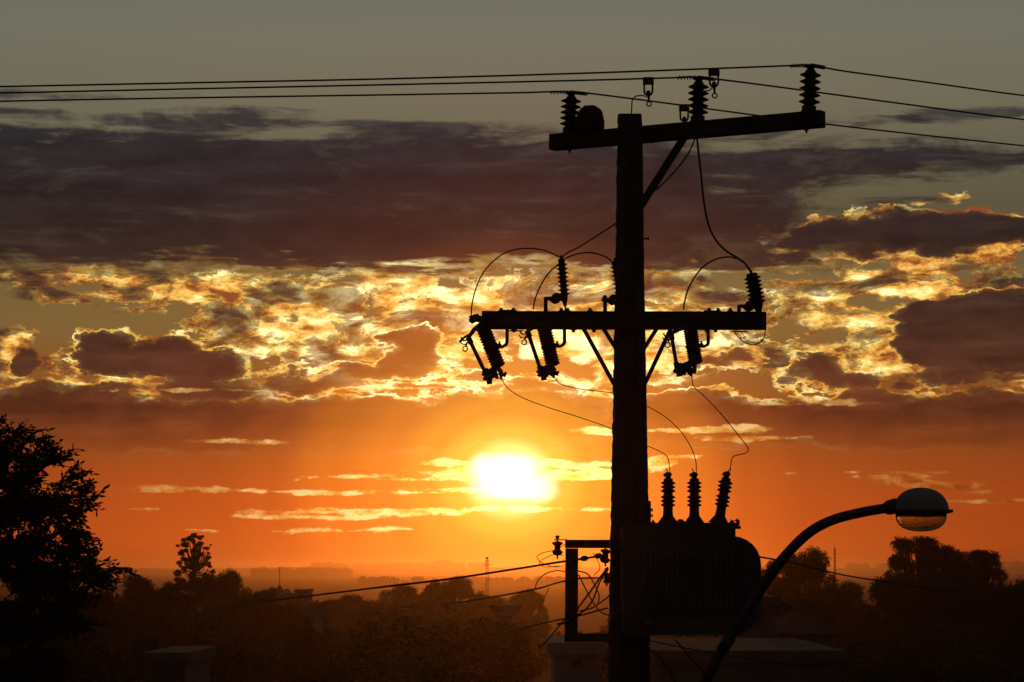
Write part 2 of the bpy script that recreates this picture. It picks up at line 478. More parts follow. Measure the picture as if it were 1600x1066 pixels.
# foliage lets a little light through
for m_ in (M_LEAF, M_LEAF2):
    t = m_.node_tree; b = t.nodes['Principled BSDF']; out = t.nodes['Material Output']
    tr = t.nodes.new('ShaderNodeBsdfTranslucent'); tr.inputs[0].default_value = (.06, .07, .015, 1)
    mx = t.nodes.new('ShaderNodeMixShader'); mx.inputs[0].default_value = .08
    t.links.new(b.outputs[0], mx.inputs[1]); t.links.new(tr.outputs[0], mx.inputs[2]); t.links.new(mx.outputs[0], out.inputs[0])

# ------------------------------------------------------------------ the pole
PX = 18.0 / F                        # one photo pixel in metres at the pole
V = Vector


def ground_z(x, y):
    d = math.hypot(x, y)
    return -4.0 * (1 - math.exp(-max(0, d - 30) / 70.0)) - .2 * max(0, min(1, (d - 18) / 12))


def px_path(pts, n=8): return catmull([P(*p) for p in pts], n)


def wire(name, pts, r, label, cat='wire', group=None, m=None, n=8, seg=6):
    b = MB(); b.tube(px_path(pts, n), r, seg)
    o = b.build(name, m or M_WIRE)
    return tag(o, label, cat, group)


pole = thing('utility_pole', (P(983, 890, 18).x, 18.0, 0), 'dark tapered concrete power pole with two crossarms, standing right of the sun', 'utility pole')

# shaft: a tapered concrete section with chamfered corners and chipped edges
rows = [(180, 965.5, 1002.5), (196, 965, 1003), (260, 964, 1004), (340, 963, 1005), (430, 962, 1006), (560, 959.5, 1008.5), (700, 957, 1011), (830, 954.5, 1013), (960, 952, 1014), (1066, 950, 1015)]
b = MB(); ringn = 12; prev = None
prof = []
for i in range(len(rows) - 1):
    (y0, l0, r0), (y1, l1, r1) = rows[i:i + 2]
    n = max(1, int((y1 - y0) / 6))
    for k in range(n):
        t = k / n; prof.append((y0 + (y1 - y0) * t, l0 + (l1 - l0) * t, r0 + (r1 - r0) * t))
prof.append(rows[-1])
RR = random.Random(3)
vs = []; z_last = None
sections = [(P(l, y, 18).x, P(r_, y, 18).x, P(l, y, 18).z) for (y, l, r_) in prof]
zl, (xl, xr, _z) = sections[-1][2], sections[-1]
for k in range(1, 13):               # on down to the ground, and a bit into it
    t = k / 12; sections.append((xl - .045 * t, xr + .045 * t, zl + (-.3 - zl) * t))
for i, (x0, x1, z) in enumerate(sections):
    x0 -= RR.choice([0, 0, .002, .004, -.003]); x1 += RR.choice([0, 0, 0, .001, -.002])
    hd = (x1 - x0) * .42; c = .012 + RR.random() * .004; rec = hd * .25; w = (x1 - x0)
    pts = [(x0 + c, -hd), (x0 + w * .3, -hd), (x0 + w * .36, -hd + rec), (x1 - w * .36, -hd + rec), (x1 - w * .3, -hd), (x1 - c, -hd), (x1, -hd + c), (x1, hd - c), (x1 - c, hd), (x0 + c, hd), (x0, hd - c), (x0, -hd + c)]
    if i < 4 or False: pts = [(px_, (-hd if 1 < j < 4 else py_)) for j, (px_, py_) in enumerate(pts)]
    vs += [V((px_, 18 + py_, z)) for (px_, py_) in pts]
n = 12
fs = [(i * n + k, i * n + (k + 1) % n, (i + 1) * n + (k + 1) % n, (i + 1) * n + k) for i in range(len(sections) - 1) for k in range(n)]
fs += [tuple(range(n)), tuple(range(len(vs) - n, len(vs)))[::-1]]
b.add(vs, fs).build('shaft', M_CONC, pole)
# step bolts
for (x, y, s) in ((1009, 373, 1), (1015, 806, 1), (1015, 797, 1)):
    q0 = P(x - 6 * s, y, 17.98); q1 = P(x + 3 * s, y, 17.98)
    MB().rod(q0, q1, .006).lathe([(.011, 0), (.011, .008)], q1, (1, 0, 0), 6).build('bolt', M_STEEL, pole)
MB().box((P(1013, 803, 18).x + .004, 18, P(1013, 803, 18).z), (.02, .12, .16)).build('bracket_plate', M_STEEL, pole)

# upper crossarm: level, right end nearer the eye
YL, YR = 18.42, 17.44
La, Ra = P(863, 223, YL), P(1285, 186, YR); Ra.z = La.z = (La.z + Ra.z) / 2
uax = (Ra - La).normalized(); un = V((uax.y, -uax.x, 0))      # un points to the eye
off_front = V((0, 0, 0))


def on_upper(px):
    """point on the arm axis seen in photo column px"""
    t = (px - 800) / F
    # La + s*u , x = t*y*... in the eye's ground plane (direction x/y)
    dd = direc(px, 200); k = dd.x / dd.y
    s = (k * La.y - La.x) / (uax.x - k * uax.y)
    return La + uax * s


ARM_H, ARM_D = .104, .09
b = MB(); b.box((La + Ra) / 2, ((Ra - La).length, ARM_D, ARM_H), uax, (0, 0, 1), .008)
up_arm = b.build('crossarm', M_WOOD, pole, 'upper timber crossarm with three big insulators on top')
for px in (890, 1260):
    bl = MB(); p = on_upper(px); bl.rod(p - V((0, 0, ARM_H / 2)), p - V((0, 0, ARM_H / 2 + .028)), .007)
    bl.lathe([(.016, 0), (.016, .01)], p - V((0, 0, ARM_H / 2 + .012)), (0, 0, 1), 6)
    bl.build('bolt', M_STEEL, up_arm)
# clamp holding it to the pole
p = on_upper(984)
MB().rod(p + un * .09, p - un * .32, .009).build('bolt', M_STEEL, pole)
# timber brace
b = MB(); A = on_upper(1069) - V((0, 0, .04)) + un * .0; B_ = P(1001, 322, 17.95)
ax_ = (B_ - A); b.box((A + B_) / 2 , (ax_.length, .05, .052), ax_, (0, 1, 0), .006).build('brace', M_WOOD, pole, 'short timber brace under the upper crossarm')

# middle crossarm, square to the line of sight
MA, MBp = P(753, 500.5, 17.86), P(1196.5, 501.5, 17.86)
MAH = 27.5 * 17.86 / F
b = MB(); b.box((MA + MBp) / 2, ((MBp - MA).length, .1, MAH), MBp - MA, (0, 0, 1), .007)
mid_arm = b.build('crossarm', M_WOOD, pole, 'lower timber crossarm carrying fuses and arresters')
# bolts and nuts along it
for (x, s) in ((783, 1), (802, 1), (877, 1), (887, 1), (922, 1), (1108, 1), (1122, 1), (1141, 1), (803, -1), (896, -1), (928, -1), (1118, -1), (1104, -1)):
    q0 = P(x, 487 if s > 0 else 514, 17.86)
    MB().lathe([(.020, 0), (.020, .012), (.011, .012), (.011, .026)], q0 - V((0, 0, .004 * s)), (0, 0, s), 8).build('bolt', M_STEEL, mid_arm)
for (x, y) in ((795, 485), (1112, 486), (805, 517), (1155, 518)): MB().box(P(x, y, 17.86), (.10, .03, .006)).build('strap', M_STEEL, mid_arm)
for (x0, y0, x1, y1, yy) in ((911, 512, 958, 598, 17.82), (942, 512, 963, 546, 17.98), (1048, 514, 1008, 599, 17.82), (1026, 514, 1003, 550, 17.98)):
    A, B_ = P(x0, y0, yy), P(x1, y1, yy)
    MB().box((A + B_) / 2, ((B_ - A).length + .02, .006, 6.5 * PX), B_ - A, V((0, -1, 0)).cross(B_ - A)).build('brace', M_STEEL, pole)

# secondary rack: a steel frame on the left of the shaft
b = MB(); yr = 17.93
def bar(b, x0, y0, x1, y1, w, d=.05, yy=yr):
    A, B_ = P(x0, y0, yy), P(x1, y1, yy)
    b.box((A + B_) / 2, ((B_ - A).length, d, w * PX), B_ - A, V((0, -1, 0)).cross(B_ - A), .004)
bar(b, 883, 850, 960, 850, 13); bar(b, 893.5, 857, 892.5, 990, 20, .046); bar(b, 882, 996.5, 960, 996.5, 13.5)
rack = b.build('rack_frame', M_STEEL, pole, 'square steel frame bolted on the left side of the pole')
for (x, y) in ((887, 900), (888, 962)):
    MB().lathe([(.012, 0), (.012, .02)], P(x, y, 17.91), (0, -1, 0), 6).build('bolt', M_STEEL, rack)

# ------------------------------------------------------------------ pin insulators on the upper arm
def shed_profile(n, pitch, rc, rs, base_r, base_h, top=True):
    pr = [(base_r * .9, 0), (base_r, .004), (base_r, base_h), (rc, base_h + .004)]
    h = base_h + .01
    for k in range(n):
        pr += [(rc, h), (rs * .86, h + pitch * .26), (rs, h + pitch * .36), (rs * .97, h + pitch * .46), (rc * 1.12, h + pitch * .80)]
        h += pitch
    pr += [(rc, h)]
    if top: pr += [(rc * .95, h + .006), (rc * .7, h + .010), (rc * .72, h + .022), (rc * 1.0, h + .026), (rc * .92, h + .036), (rc * .5, h + .042)]
    return pr, h + (.042 if top else 0)


ins_tops = []
def line_insulator(px, ytop, label, lean=0):
    base = on_upper(px) + V((0, 0, ARM_H / 2))
    top = P(px + lean, ytop, base.y)
    H = (top - base).length; ax_ = top - base
    t = thing('line_insulator', base, label, 'insulator', 'insulators on the upper crossarm')
    n = 5; pitch = (H - .035 - .052) / n
    pr, h = shed_profile(n, pitch, .032, .067, .045, .035)
    MB().lathe(pr, base, ax_, 24).build('porcelain_body', M_PORC, t)
    MB().rod(base - V((0, 0, .006)), base + V((0, 0, .006)), .05, 14).build('base_washer', M_STEEL, t)
    ins_tops.append(base + ax_.normalized() * (H - .012))
    return t


line_insulator(890, 143, 'dark ribbed line insulator at the left end of the upper crossarm, beside the mud nest', 3)
line_insulator(1090, 120, 'dark ribbed line insulator in the middle of the upper crossarm', 2)
line_insulator(1264, 101, 'dark ribbed line insulator at the raised right end of the upper crossarm', 3)

# ------------------------------------------------------------------ hornero's mud nest
base = on_upper(920) + V((0, -.0, ARM_H / 2))
nest_ = MB(); vs = []; fs = []; nu, nv = 28, 16; RN = random.Random(5)
rx, rz_ = 24.5 * PX, 40 * PX
for j in range(nv + 1):
    ph = math.pi / 2 * j / nv
    for i in range(nu):
        a = 2 * math.pi * i / nu
        w = 1 + .03 * math.sin(3 * a + 2 * ph) + .025 * math.sin(7 * a + 4 * ph) + RN.uniform(-.022, .022)
        rr = rx * (math.cos(ph) ** .62) * w; zz = rz_ * math.sin(ph) ** .95 * w
        # the doorway: a hollow facing the eye, a bit to the left
        dxa = math.cos(a) * math.cos(ph) + .25; dza = math.sin(ph) - .42
        if math.sin(a) < 0 and (dxa / .3) ** 2 + (dza / .36) ** 2 < 1: rr *= .55
        vs.append(base + V((rr * math.cos(a) + .03 * math.sin(ph) * 0 + rz_ * .04 * math.sin(ph), rr * math.sin(a), zz)))
for j in range(nv):
    for i in range(nu):
        fs.append((j * nu + i, j * nu + (i + 1) % nu, (j + 1) * nu + (i + 1) % nu, (j + 1) * nu + i))
fs.append(tuple(range(nu))[::-1])
nest_.add(vs, fs, True)
tag(nest_.build('bird_nest', M_MUD), 'round domed mud bird nest sitting on the upper crossarm beside the left insulator', 'bird nest')

# ------------------------------------------------------------------ line conductors
def helix(path, R, r, turns, seg=5):
    n = int(turns * 10); out = []
    L = len(path) - 1
    for i in range(n + 1):
        t = i / n * L; k = min(int(t), L - 1); p = path[k].lerp(path[k + 1], t - k); T = (path[k + 1] - path[k]).normalized()
        u = T.cross(V((0, 0, 1))).normalized(); w = u.cross(T); a = 2 * math.pi * turns * i / n
        out.append(p + (u * math.cos(a) + w * math.sin(a)) * R)
    return out


def conductor(i, left, right, label):
    c = ins_tops[i] + V((0, -.04, 0))
    L0 = [P(*p) for p in left]; R0 = [P(*p) for p in right]
    t = thing('line_conductor', c, label, 'power line', 'bare conductors over the upper crossarm')
    pts = L0 + [c] + R0
    b = MB(); b.tube(catmull(pts, 10), .0058, 8)
    b.build('cable', M_WIRE, t)
    h = MB()
    lp = [c.lerp(L0[-1], .0), c + (L0[-1] - c).normalized() * .14]
    rp = [c + (R0[0] - c).normalized() * .0, c + (R0[0] - c).normalized() * .16]
    h.tube(helix(lp, .010, .0035, 7), .0038, 5); h.tube(helix(rp, .010, .0035, 8), .0038, 5)
    h.tube([rp[-1], rp[-1] + (R0[0] - c).normalized() * .02 + V((0, 0, .014))], .003, 5)
    h.ring(c + V((0, .04, 0)), (0, 0, 1), .036, .006)
    h.build('tie_wire', M_STEEL, t)
    return t


conductor(0, [(-900, 188, 20.6), (-200, 165, 19.4), (0, 158.5, 19.1), (300, 153, 18.8), (600, 148.5, 18.5), (800, 145.3, 18.4)],
          [(1000, 156, 18.9), (1285, 193.5, 20.4), (1600, 228, 22.4), (1900, 258, 24.4), (2500, 312, 28)],
          'lowest of the three bare line wires, tied to the left insulator by the nest')
conductor(1, [(-900, 168, 20.2), (-200, 149, 18.9), (0, 145.5, 18.6), (300, 139, 18.3), (600, 132.7, 18.05), (900, 126, 17.9), (1050, 121.8, 17.88)],
          [(1200, 134, 18.4), (1400, 161, 19.5), (1600, 187, 20.8), (1900, 221, 23), (2500, 280, 26)],
          'middle of the three bare line wires, tied to the middle insulator')
conductor(2, [(-900, 158, 19.8), (-200, 139, 18.5), (0, 135.5, 18.2), (300, 129.5, 17.9), (600, 123.5, 17.7), (900, 115, 17.5), (1150, 106, 17.42), (1230, 103, 17.4)],
          [(1320, 111.5, 17.8), (1450, 129, 18.5), (1600, 149.5, 19.4), (1900, 186, 21.5), (2500, 250, 25)],
          'topmost of the three bare line wires, tied to the right insulator')

# ------------------------------------------------------------------ live line clamps hanging from the wires
def clamp(px, py, Y, label, ring=True, short=False):
    c = P(px, py, Y)
    t = thing('line_clamp', c, label, 'wire clamp', 'clamps hanging on the line wires')
    b = MB(); s = PX
    b.box(c + V((0, 0, -2 * s)), (17 * s, .035, 9 * s), (1, 0, 0), (0, 0, 1), .006)
    b.box(c + V((0, 0, 3.5 * s)), (15 * s, .028, 3 * s))
    b.build('clamp_body', M_STEEL, t)
    for sx in (-6.5, 6.5):
        MB().rod(c + V((sx * s, 0, -6 * s)), c + V((sx * s, 0, -17 * s)), .0062).build('leg', M_STEEL, t)
    b = MB()
    b.tube(catmull([c + V((-6.5 * s, 0, -17 * s)), c + V((-5 * s, 0, -21 * s)), c + V((-1 * s, 0, -22.5 * s)), c + V((4 * s, 0, -22 * s)), c + V((6.5 * s, 0, -17 * s))], 5), .0065, 6)
    b.tube([c + V((0, 0, -16 * s)), c + V((0, 0, -20 * s)), c + V((.5 * s, 0, -28 * s))], [.012, .014, .008], 8)
    if not short: b.tube([c + V((0, 0, -24 * s)), c + V((1 * s, 0, -33 * s))], .007, 6)
    b.build('screw', M_STEEL, t)
    if ring: MB().ring(c + V((1 * s, 0, -37 * s)), (0, 1, 0), 3.6 * s, .0045).build('eye', M_STEEL, t)
    return t


clamp(1013, 126, 17.82, 'wire clamp on the middle line wire with its ring eye above the pole top', True)
clamp(1115.5, 112, 17.38, 'wire clamp on the topmost line wire just right of the middle insulator', True)
clamp(1069, 168, 18.95, 'low wire clamp partly behind the foot of the middle insulator', False, True)

# jumpers
wire('jumper_wire', [(1010, 151, 17.82), (1003, 149.5, 17.85), (993, 151, 17.9), (988, 157, 17.95), (987, 170, 18.0), (986.5, 182, 18.02)], .0042, 'short bent wire rising from the pole top to a clamp', 'wire')
wire('jumper_wire', [(1114, 134, 17.38), (1109, 141, 17.5), (1100, 143, 17.6), (1094, 150, 17.85), (1092, 185, 17.95), (1090, 218, 17.95)], .004, 'short drop wire from a clamp behind the middle insulator', 'wire')
wire('jumper_wire', [(1089, 216, 17.85), (1091, 235, 17.84), (1095, 270, 17.82), (1099, 310, 17.8), (1106, 348, 17.8), (1117, 373, 17.8), (1133, 391, 17.8), (1152, 403, 17.8), (1165, 413, 17.8), (1174, 427, 17.8)],
     .0066, 'long drop wire curving from the upper crossarm down to the right arrester', 'wire')
wire('jumper_wire', [(1086, 217, 17.9), (1077, 237, 17.9), (1062, 259, 17.9), (1044, 279, 17.9), (1028, 294, 17.95), (1010, 306, 18.1), (985, 330, 18.15), (961, 350, 18.1), (935, 367, 17.95), (905, 386, 17.85), (885, 396, 17.82), (878, 404, 17.8)],
     .0052, 'drop wire passing beside the timber brace and behind the pole to the left arrester', 'wire')
wire('jumper_wire', [(1068, 484, 17.8), (1070, 470, 17.8), (1076, 450, 17.8), (1087, 431, 17.8), (1101, 415, 17.8), (1119, 405, 17.8), (1138, 401.5, 17.8), (1150, 404, 17.8)], .0052, 'arched lead from the right fuse up to the long drop wire', 'wire')
wire('jumper_wire', [(736.5, 495, 17.8), (737, 480, 17.8), (742, 456, 17.8), (753, 430, 17.8), (770, 409, 17.8), (792, 394, 17.8), (818, 388.5, 17.8), (845, 390, 17.8), (862, 396, 17.8), (876, 403, 17.8)], .0044, 'large arched lead from the outer left fuse to the left arrester', 'wire')
wire('jumper_wire', [(833, 483, 17.8), (836, 468, 17.8), (843, 450, 17.8), (852, 434, 17.8), (862, 422, 17.8), (873, 414, 17.8)], .0048, 'small curved lead from the inner left fuse to the left arrester', 'wire')
wire('jumper_wire', [(880, 406, 17.8), (895, 399, 17.85), (913, 395, 17.9), (930, 396, 17.95), (947, 402, 18.0), (960, 412, 18.05)], .0048, 'arched lead from the left arrester to the arrester behind the pole', 'wire')
wire('jumper_wire', [(1146, 514, 17.8), (1152, 525, 17.8), (1162, 534, 17.8), (1176, 539, 17.8), (1188, 535, 17.8), (1194.5, 525, 17.8), (1196, 510, 17.8)], .0034, 'thin loop of wire hanging under the right end of the lower crossarm', 'wire')
wire('ground_lead', [(1148, 513, 17.82), (1156, 525, 17.82), (1168, 533, 17.82), (1182, 536, 17.82), (1192, 530, 17.82)], .002, 'hair thin second wire inside the loop under the lower crossarm', 'wire')

# ------------------------------------------------------------------ surge arresters
def arrester(top, bot, rs, n, pitch_sty, label, Y, side=-1, fins=False):
    A, B_ = P(bot[0], bot[1], Y), P(top[0], top[1], Y); ax_ = B_ - A; H = ax_.length
    t = thing('surge_arrester', A, label, 'surge arrester', 'surge arresters on the lower crossarm')
    rc = rs * (.62 if not fins else .58)
    pr = [(rc * .5, 0), (rc * .62, H * .06), (rc * .9, H * .12), (rc * 1.05, H * .2)]
    h = H * .22; pitch = (H * .93 - h) / n
    for k in range(n):
        if fins: pr += [(rc, h), (rs, h + pitch * .3), (rs, h + pitch * .42), (rc, h + pitch * .5), (rc, h + pitch * .9)]
        else: pr += [(rc, h), (rs * .95, h + pitch * .3), (rs, h + pitch * .5), (rc * 1.1, h + pitch * .8)]
        h += pitch
    pr += [(rc * 1.05, h), (rc * 1.05, H * .985), (rc * .7, H), (.008, H), (.008, H + .02)]
    MB().lathe(pr, A, ax_, 20).build('porcelain_body', M_PORC, t)
    # base bracket: a stubby bell holder and a hooked strap down to the arm
    c = A.lerp(B_, .17); d = V((side, 0, 0))
    b = MB(); tip = c + d * (26 * PX) + V((0, 0, -1 * PX))
    b.tube(catmull([c - V((0, 0, .0)), c + d * 8 * PX + V((0, 0, 1 * PX)), c + d * 17 * PX + V((0, 0, -2 * PX)), tip], 4), [.026 + .0 * k for k in range(5)] + [.034] * 4 + [.024, .016, .012, .010], 10)
    b.build('disconnector', M_STEEL, t)
    b = MB(); arm_top = P(0, 488, 17.86).z; e = tip + d * 3 * PX
    b.tube([c + d * 10 * PX, tip, e, V((e.x, 17.83, e.z - 4 * PX)), V((e.x, 17.83, arm_top - .01))], [.010, .012, .013, .013, .013], 8)
    b.build('bracket', M_STEEL, t)
    MB().rod(A, V((A.x + .003, A.y, arm_top)), .006).build('ground_terminal', M_STEEL, t)
    return t


arrester((877, 404), (883, 478), 9.0 * PX, 8, 0, 'slim upright surge arrester with thin fins on the lower crossarm left of the pole', 17.78, -1, True)
arrester((961, 408), (973, 480), 10.0 * PX, 8, 0, 'surge arrester half hidden behind the left edge of the pole', 18.2, -1, True)
arrester((1174, 427), (1186, 488), 13.5 * PX, 7, 0, 'stout leaning surge arrester with fat sheds at the right end of the lower crossarm', 17.82, -1)

# ------------------------------------------------------------------ cutout fuses
def cutout(top, bot, tub_top, tub_bot, lead, label, outer=False):
    Y = 17.7
    A, B_ = P(top[0], top[1], Y), P(bot[0], bot[1], Y); ax_ = B_ - A; H = ax_.length
    t = thing('fuse_cutout', A, label, 'fuse cutout', 'fuse cutouts under the lower crossarm')
    rs, rc = 11.8 * PX, 9.8 * PX; n = 15
    pr = [(rc, 0)]; h = 0; pitch = H / n
    for k in range(n): pr += [(rc, h), (rs, h + pitch * .45), (rs, h + pitch * .6), (rc, h + pitch * .95)]; h += pitch
    pr += [(rc, H), (rc * .6, H + .006)]
    MB().lathe(pr, A, ax_, 20).build('porcelain_body', M_PORC, t)
    dn = ax_.normalized()
    # lower hinge: a cluster of castings
    Lp, Tb = P(bot[0] - 2, bot[1] + 4, Y), P(tub_bot[0], tub_bot[1], Y - .02)
    b = MB(); mid = Lp.lerp(Tb, .5)
    b.tube([Lp + V((0, 0, .02)), mid + V((0, 0, .012)), Tb], [.018, .022, .016], 8)
    b.box(mid + V((.0, 0, -.012)), (.07, .05, .045), (1, 0, .35), (0, 0, 1), .01)
    for (ex, ez, er) in ((-.03, .018, .011), (.012, .028, .009), (-.012, -.04, .010), (.03, -.03, .009), (-.052, -.012, .010)): b.lathe([(er * .6, -.03), (er, -.024), (er, .024), (er * .6, .03)], mid + V((ex, 0, ez)), (.2, 1, 0), 8)
    b.box(Tb + V((-.012, 0, -.012)), (.022, .03, .03), (1, 0, -.5), (0, 0, 1), .004)
    b.box(Tb + V((.012, 0, -.022)), (.035, .06, .055), (1, 0, .2), (0, 0, 1), .008)
    b.lathe([(.014, -.035), (.014, .035)], Tb + V((.01, 0, -.035)), (0, 1, 0), 10)
    b.lathe([(.012, -.03), (.012, .03)], Lp + V((-.03, 0, -.045)), (0, 1, 0), 10)
    b.build('hinge', M_STEEL, t)
    tl = P(lead[0], lead[1], 17.7)
    b = MB(); b.tube([Lp + V((0, 0, .01)), Lp.lerp(tl, .5) + V((0.01, 0, .008)), tl], [.016, .015, .012], 8); b.box(tl + V((.006, 0, .012)), (.05, .03, .022), (1, 0, -.4), (0, 0, 1), .006); b.rod(tl + V((0, 0, .03)), tl - V((0, 0, .02)), .009)
    b.box(tl + V((.026, 0, .018)), (.016, .02, .016), (1, 0, .5), (0, 0, 1), .003)
    b.build('terminal', M_STEEL, t)
    # fuse tube with ferrules
    U, Lw = P(tub_top[0], tub_top[1], Y - .02), Tb
    d = (Lw - U).normalized()
    b = MB(); b.tube([U, U + d * .02, U + d * .02, Lw], [.010, .0125, .0125, .0125], 10); tube = b.build('fuse_tube', M_PORCG, t)
    MB().tube([U - d * .015, U + d * .03], .018, 10).build('ferrule', M_STEEL, tube); MB().tube([Lw - d * .04, Lw], .018, 10).build('ferrule', M_STEEL, tube)
    # top contact, horns and pull ring
    C0 = A + V((-.02, -.0, .0))
    b = MB()
    b.tube([A + V((-.0, 0, .006)), C0.lerp(U, .5) + V((0, 0, .012)), U + V((-.004, 0, .01))], [.016, .014, .012], 8)
    b.tube([U + V((0.004, 0, .03)), U + V((-.028, -.01, .012)), U + V((-.06, -.01, -.02))] if outer else [U + V((.01, 0, .02)), U + V((-.01, -.01, .0))], .008, 7)
    b.tube(catmull([U + V((-.01, -.02, -.005)), U + V((-.032, -.02, -.012)), U + V((-.044, -.02, -.002)), U + V((-.05, -.02, .012))], 4), .005, 6)
    b.tube(catmull([U + V((.0, .02, -.005)), U + V((-.022, .02, -.03)), U + V((-.048, .02, -.026)), U + V((-.052, .02, -.010))], 4), .004, 6)
    b.build('contact', M_STEEL, t)
    MB().ring(U + V((-.024, -.02, -.062)), (.3, 1, 0), .0155, .0042).rod(U + V((-.012, -.02, -.02)), U + V((-.02, -.02, -.046)), .006).build('pull_ring', M_STEEL, t)
    # bracket from mid body up to the arm
    c = A.lerp(B_, .52); e = c + V((.095, .03, .012))
    b = MB(); b.tube([c + V((.02, .02, 0)), c + V((.07, .03, -.002)), e, V((e.x + .008, 17.8, e.z + .02)), V((e.x + .008, 17.83, P(0, 512, 17.83).z))], [.008, .009, .011, .012, .012], 8)
    b.lathe([(.014, 0), (.014, .014), (.007, .014), (.007, .03)], c + V((.055, .03, .004)), (0, 0, 1), 8)
    b.ring(c, ax_, rc + .004, .006)
    b.build('bracket', M_STEEL, t)
    return t


cutout((753, 507), (779, 573), (733, 530), (761, 588), (783, 588), 'leaning fuse cutout hanging at the far left end of the lower crossarm, arm protruding', True)
cutout((849, 508), (864, 571), (825, 520), (846, 582), (865, 586), 'inner left fuse cutout hanging midway between the arm end and the pole')
cutout((1078, 511), (1087, 568), (1049, 524), (1058, 576), (1080, 583), 'fuse cutout hanging under the lower crossarm right of the pole')
# upper terminal bolted on the outer cutout
b = MB(); b.tube([P(736, 502, 17.7), P(742, 497, 17.72), P(756, 500, 17.8)], [.02, .026, .02], 8); b.box(P(741, 496, 17.74), (.06, .06, .03), (1, 0, .3), (0, 0, 1), .006)
tag(b.build('wire_terminal', M_STEEL), 'bolted wire terminal at the left tip of the lower crossarm', 'terminal')

# fine leads down to the transformer
wire('transformer_lead', [(784, 590, 17.7), (788, 600, 17.7), (800, 612, 17.7), (822, 624, 17.7), (860, 638, 17.75), (905, 652, 17.85), (955, 670, 18.2), (1010, 696, 18.2), (1030, 705, 18.05), (1041, 712, 17.9), (1045, 722, 17.8), (1047, 737, 17.75)], .0026, 'thin lead running from the outer left fuse behind the pole to the left bushing', 'wire', 'thin leads to the transformer', M_COPP)
wire('transformer_lead', [(866, 589, 17.7), (873, 598, 17.7), (888, 604, 17.7), (920, 610, 17.8), (955, 614, 18.1), (990, 624, 18.2), (1011, 635, 18.1), (1040, 652, 18.0), (1065, 676, 17.9), (1080, 700, 17.8), (1087, 720, 17.75), (1088, 737, 17.75)], .0030, 'thin lead arching from behind the pole to the middle bushing', 'wire', 'thin leads to the transformer', M_COPP)
tagpts = [(1081, 588, 17.7), (1082, 598, 17.7), (1085, 605, 17.7), (1105, 624, 17.7), (1130, 651, 17.7), (1152, 678, 17.7), (1166, 696, 17.7), (1169, 703, 17.7), (1165, 708, 17.7), (1149, 712, 17.72), (1144, 716, 17.73), (1142, 726, 17.75), (1141, 737, 17.75)]
wire('transformer_lead', tagpts, .0031, 'thin kinked lead from the right fuse to the leaning right bushing', 'wire', 'thin leads to the transformer', M_COPP)

# ------------------------------------------------------------------ transformer
tr = thing('pole_transformer', P(1078, 990, 17.6), 'big grey finned transformer tank bolted to the right of the pole', 'transformer')
TY = 17.6; TS = TY / F
tx = lambda px: P(px, 890, TY).x
tz = lambda py: P(1000, py, TY).z
def rrect(x0, x1, z0, z1, rtl, rtr, rbr, rbl, y):
    out = []
    for (cx, cz, r_, a0) in ((x1 - rtr, z1 - rtr, rtr, 0), (x0 + rtl, z1 - rtl, rtl, 90), (x0 + rbl, z0 + rbl, rbl, 180), (x1 - rbr, z0 + rbr, rbr, 270)):
        for k in range(7):
            a = math.radians(a0 + k * 15); out.append(V((cx + r_ * math.cos(a), y, cz + r_ * math.sin(a))))
    return out
b = MB(); b.prism(rrect(tx(972), tx(1147), tz(992), tz(822), .02, .02, .05, .05, TY - .135), (0, .695, 0)); b.build('tank', M_TANK, tr)
b = MB(); b.prism(rrect(tx(1008), tx(1148.5), tz(823), tz(817.5), .004, .004, .004, .004, TY - .155), (0, .74, 0))
lid = b.build('lid', M_TANK, tr)
for px in (1020, 1064, 1112, 1142): MB().lathe([(.012, 0), (.012, .012), (.006, .012), (.006, .022)], V((tx(px), TY - .06, tz(818))), (0, 0, 1), 6).build('bolt', M_STEEL, lid)
b = MB(); b.lathe([(.03, 0), (.034, .010), (.018, .022), (.014, .028)], V((tx(1065), TY + .1, tz(818))), (0, 0, 1), 12)
b.build('filler_cap', M_STEEL, lid)
# radiator panels: on the right side, parallel to the view, and in front, edge on
for k in range(6):
    y0 = TY - .06 + k * .105
    MB().prism(rrect(tx(1140), tx(1188), tz(994), tz(838), .01, 44 * TS, 48 * TS, .01, y0), (0, .03, 0)).build('radiator_fin', M_TANK, tr)
for k in range(17):
    x0 = tx(1003 + k * 8.4)
    o_ = [V((x0, TY - .06, tz(985))), V((x0, TY - .13, tz(972))), V((x0, TY - .15, tz(950))), V((x0, TY - .15, tz(870))), V((x0, TY - .13, tz(848))), V((x0, TY - .06, tz(836)))]
    MB().prism(o_, (.023, 0, 0)).build('radiator_fin', M_TANK, tr)
# hanger to the pole
for y_ in (850, 965): MB().box(V((tx(975), TY + .2, tz(y_))), (.16, .3, .06)).build('hanger_bracket', M_STEEL, tr)
# lifting lug
b = MB(); b.box(V((tx(1151), TY + .05, tz(824))), (15 * TS, .05, 5 * TS)); b.box(V((tx(1147), TY + .05, tz(819))), (3 * TS, .04, 12 * TS)); b.tube([V((tx(1153), TY + .05, tz(823))), V((tx(1153), TY + .05, tz(810)))], [.008, .005], 8); b.box(V((tx(1156), TY + .05, tz(817))), (2 * TS, .03, 8 * TS)); b.lathe([(.014, 0), (.014, .008)], V((tx(1153), TY + .05, tz(814))), (0, 0, 1), 6)
b.build('lifting_lug', M_STEEL, tr)
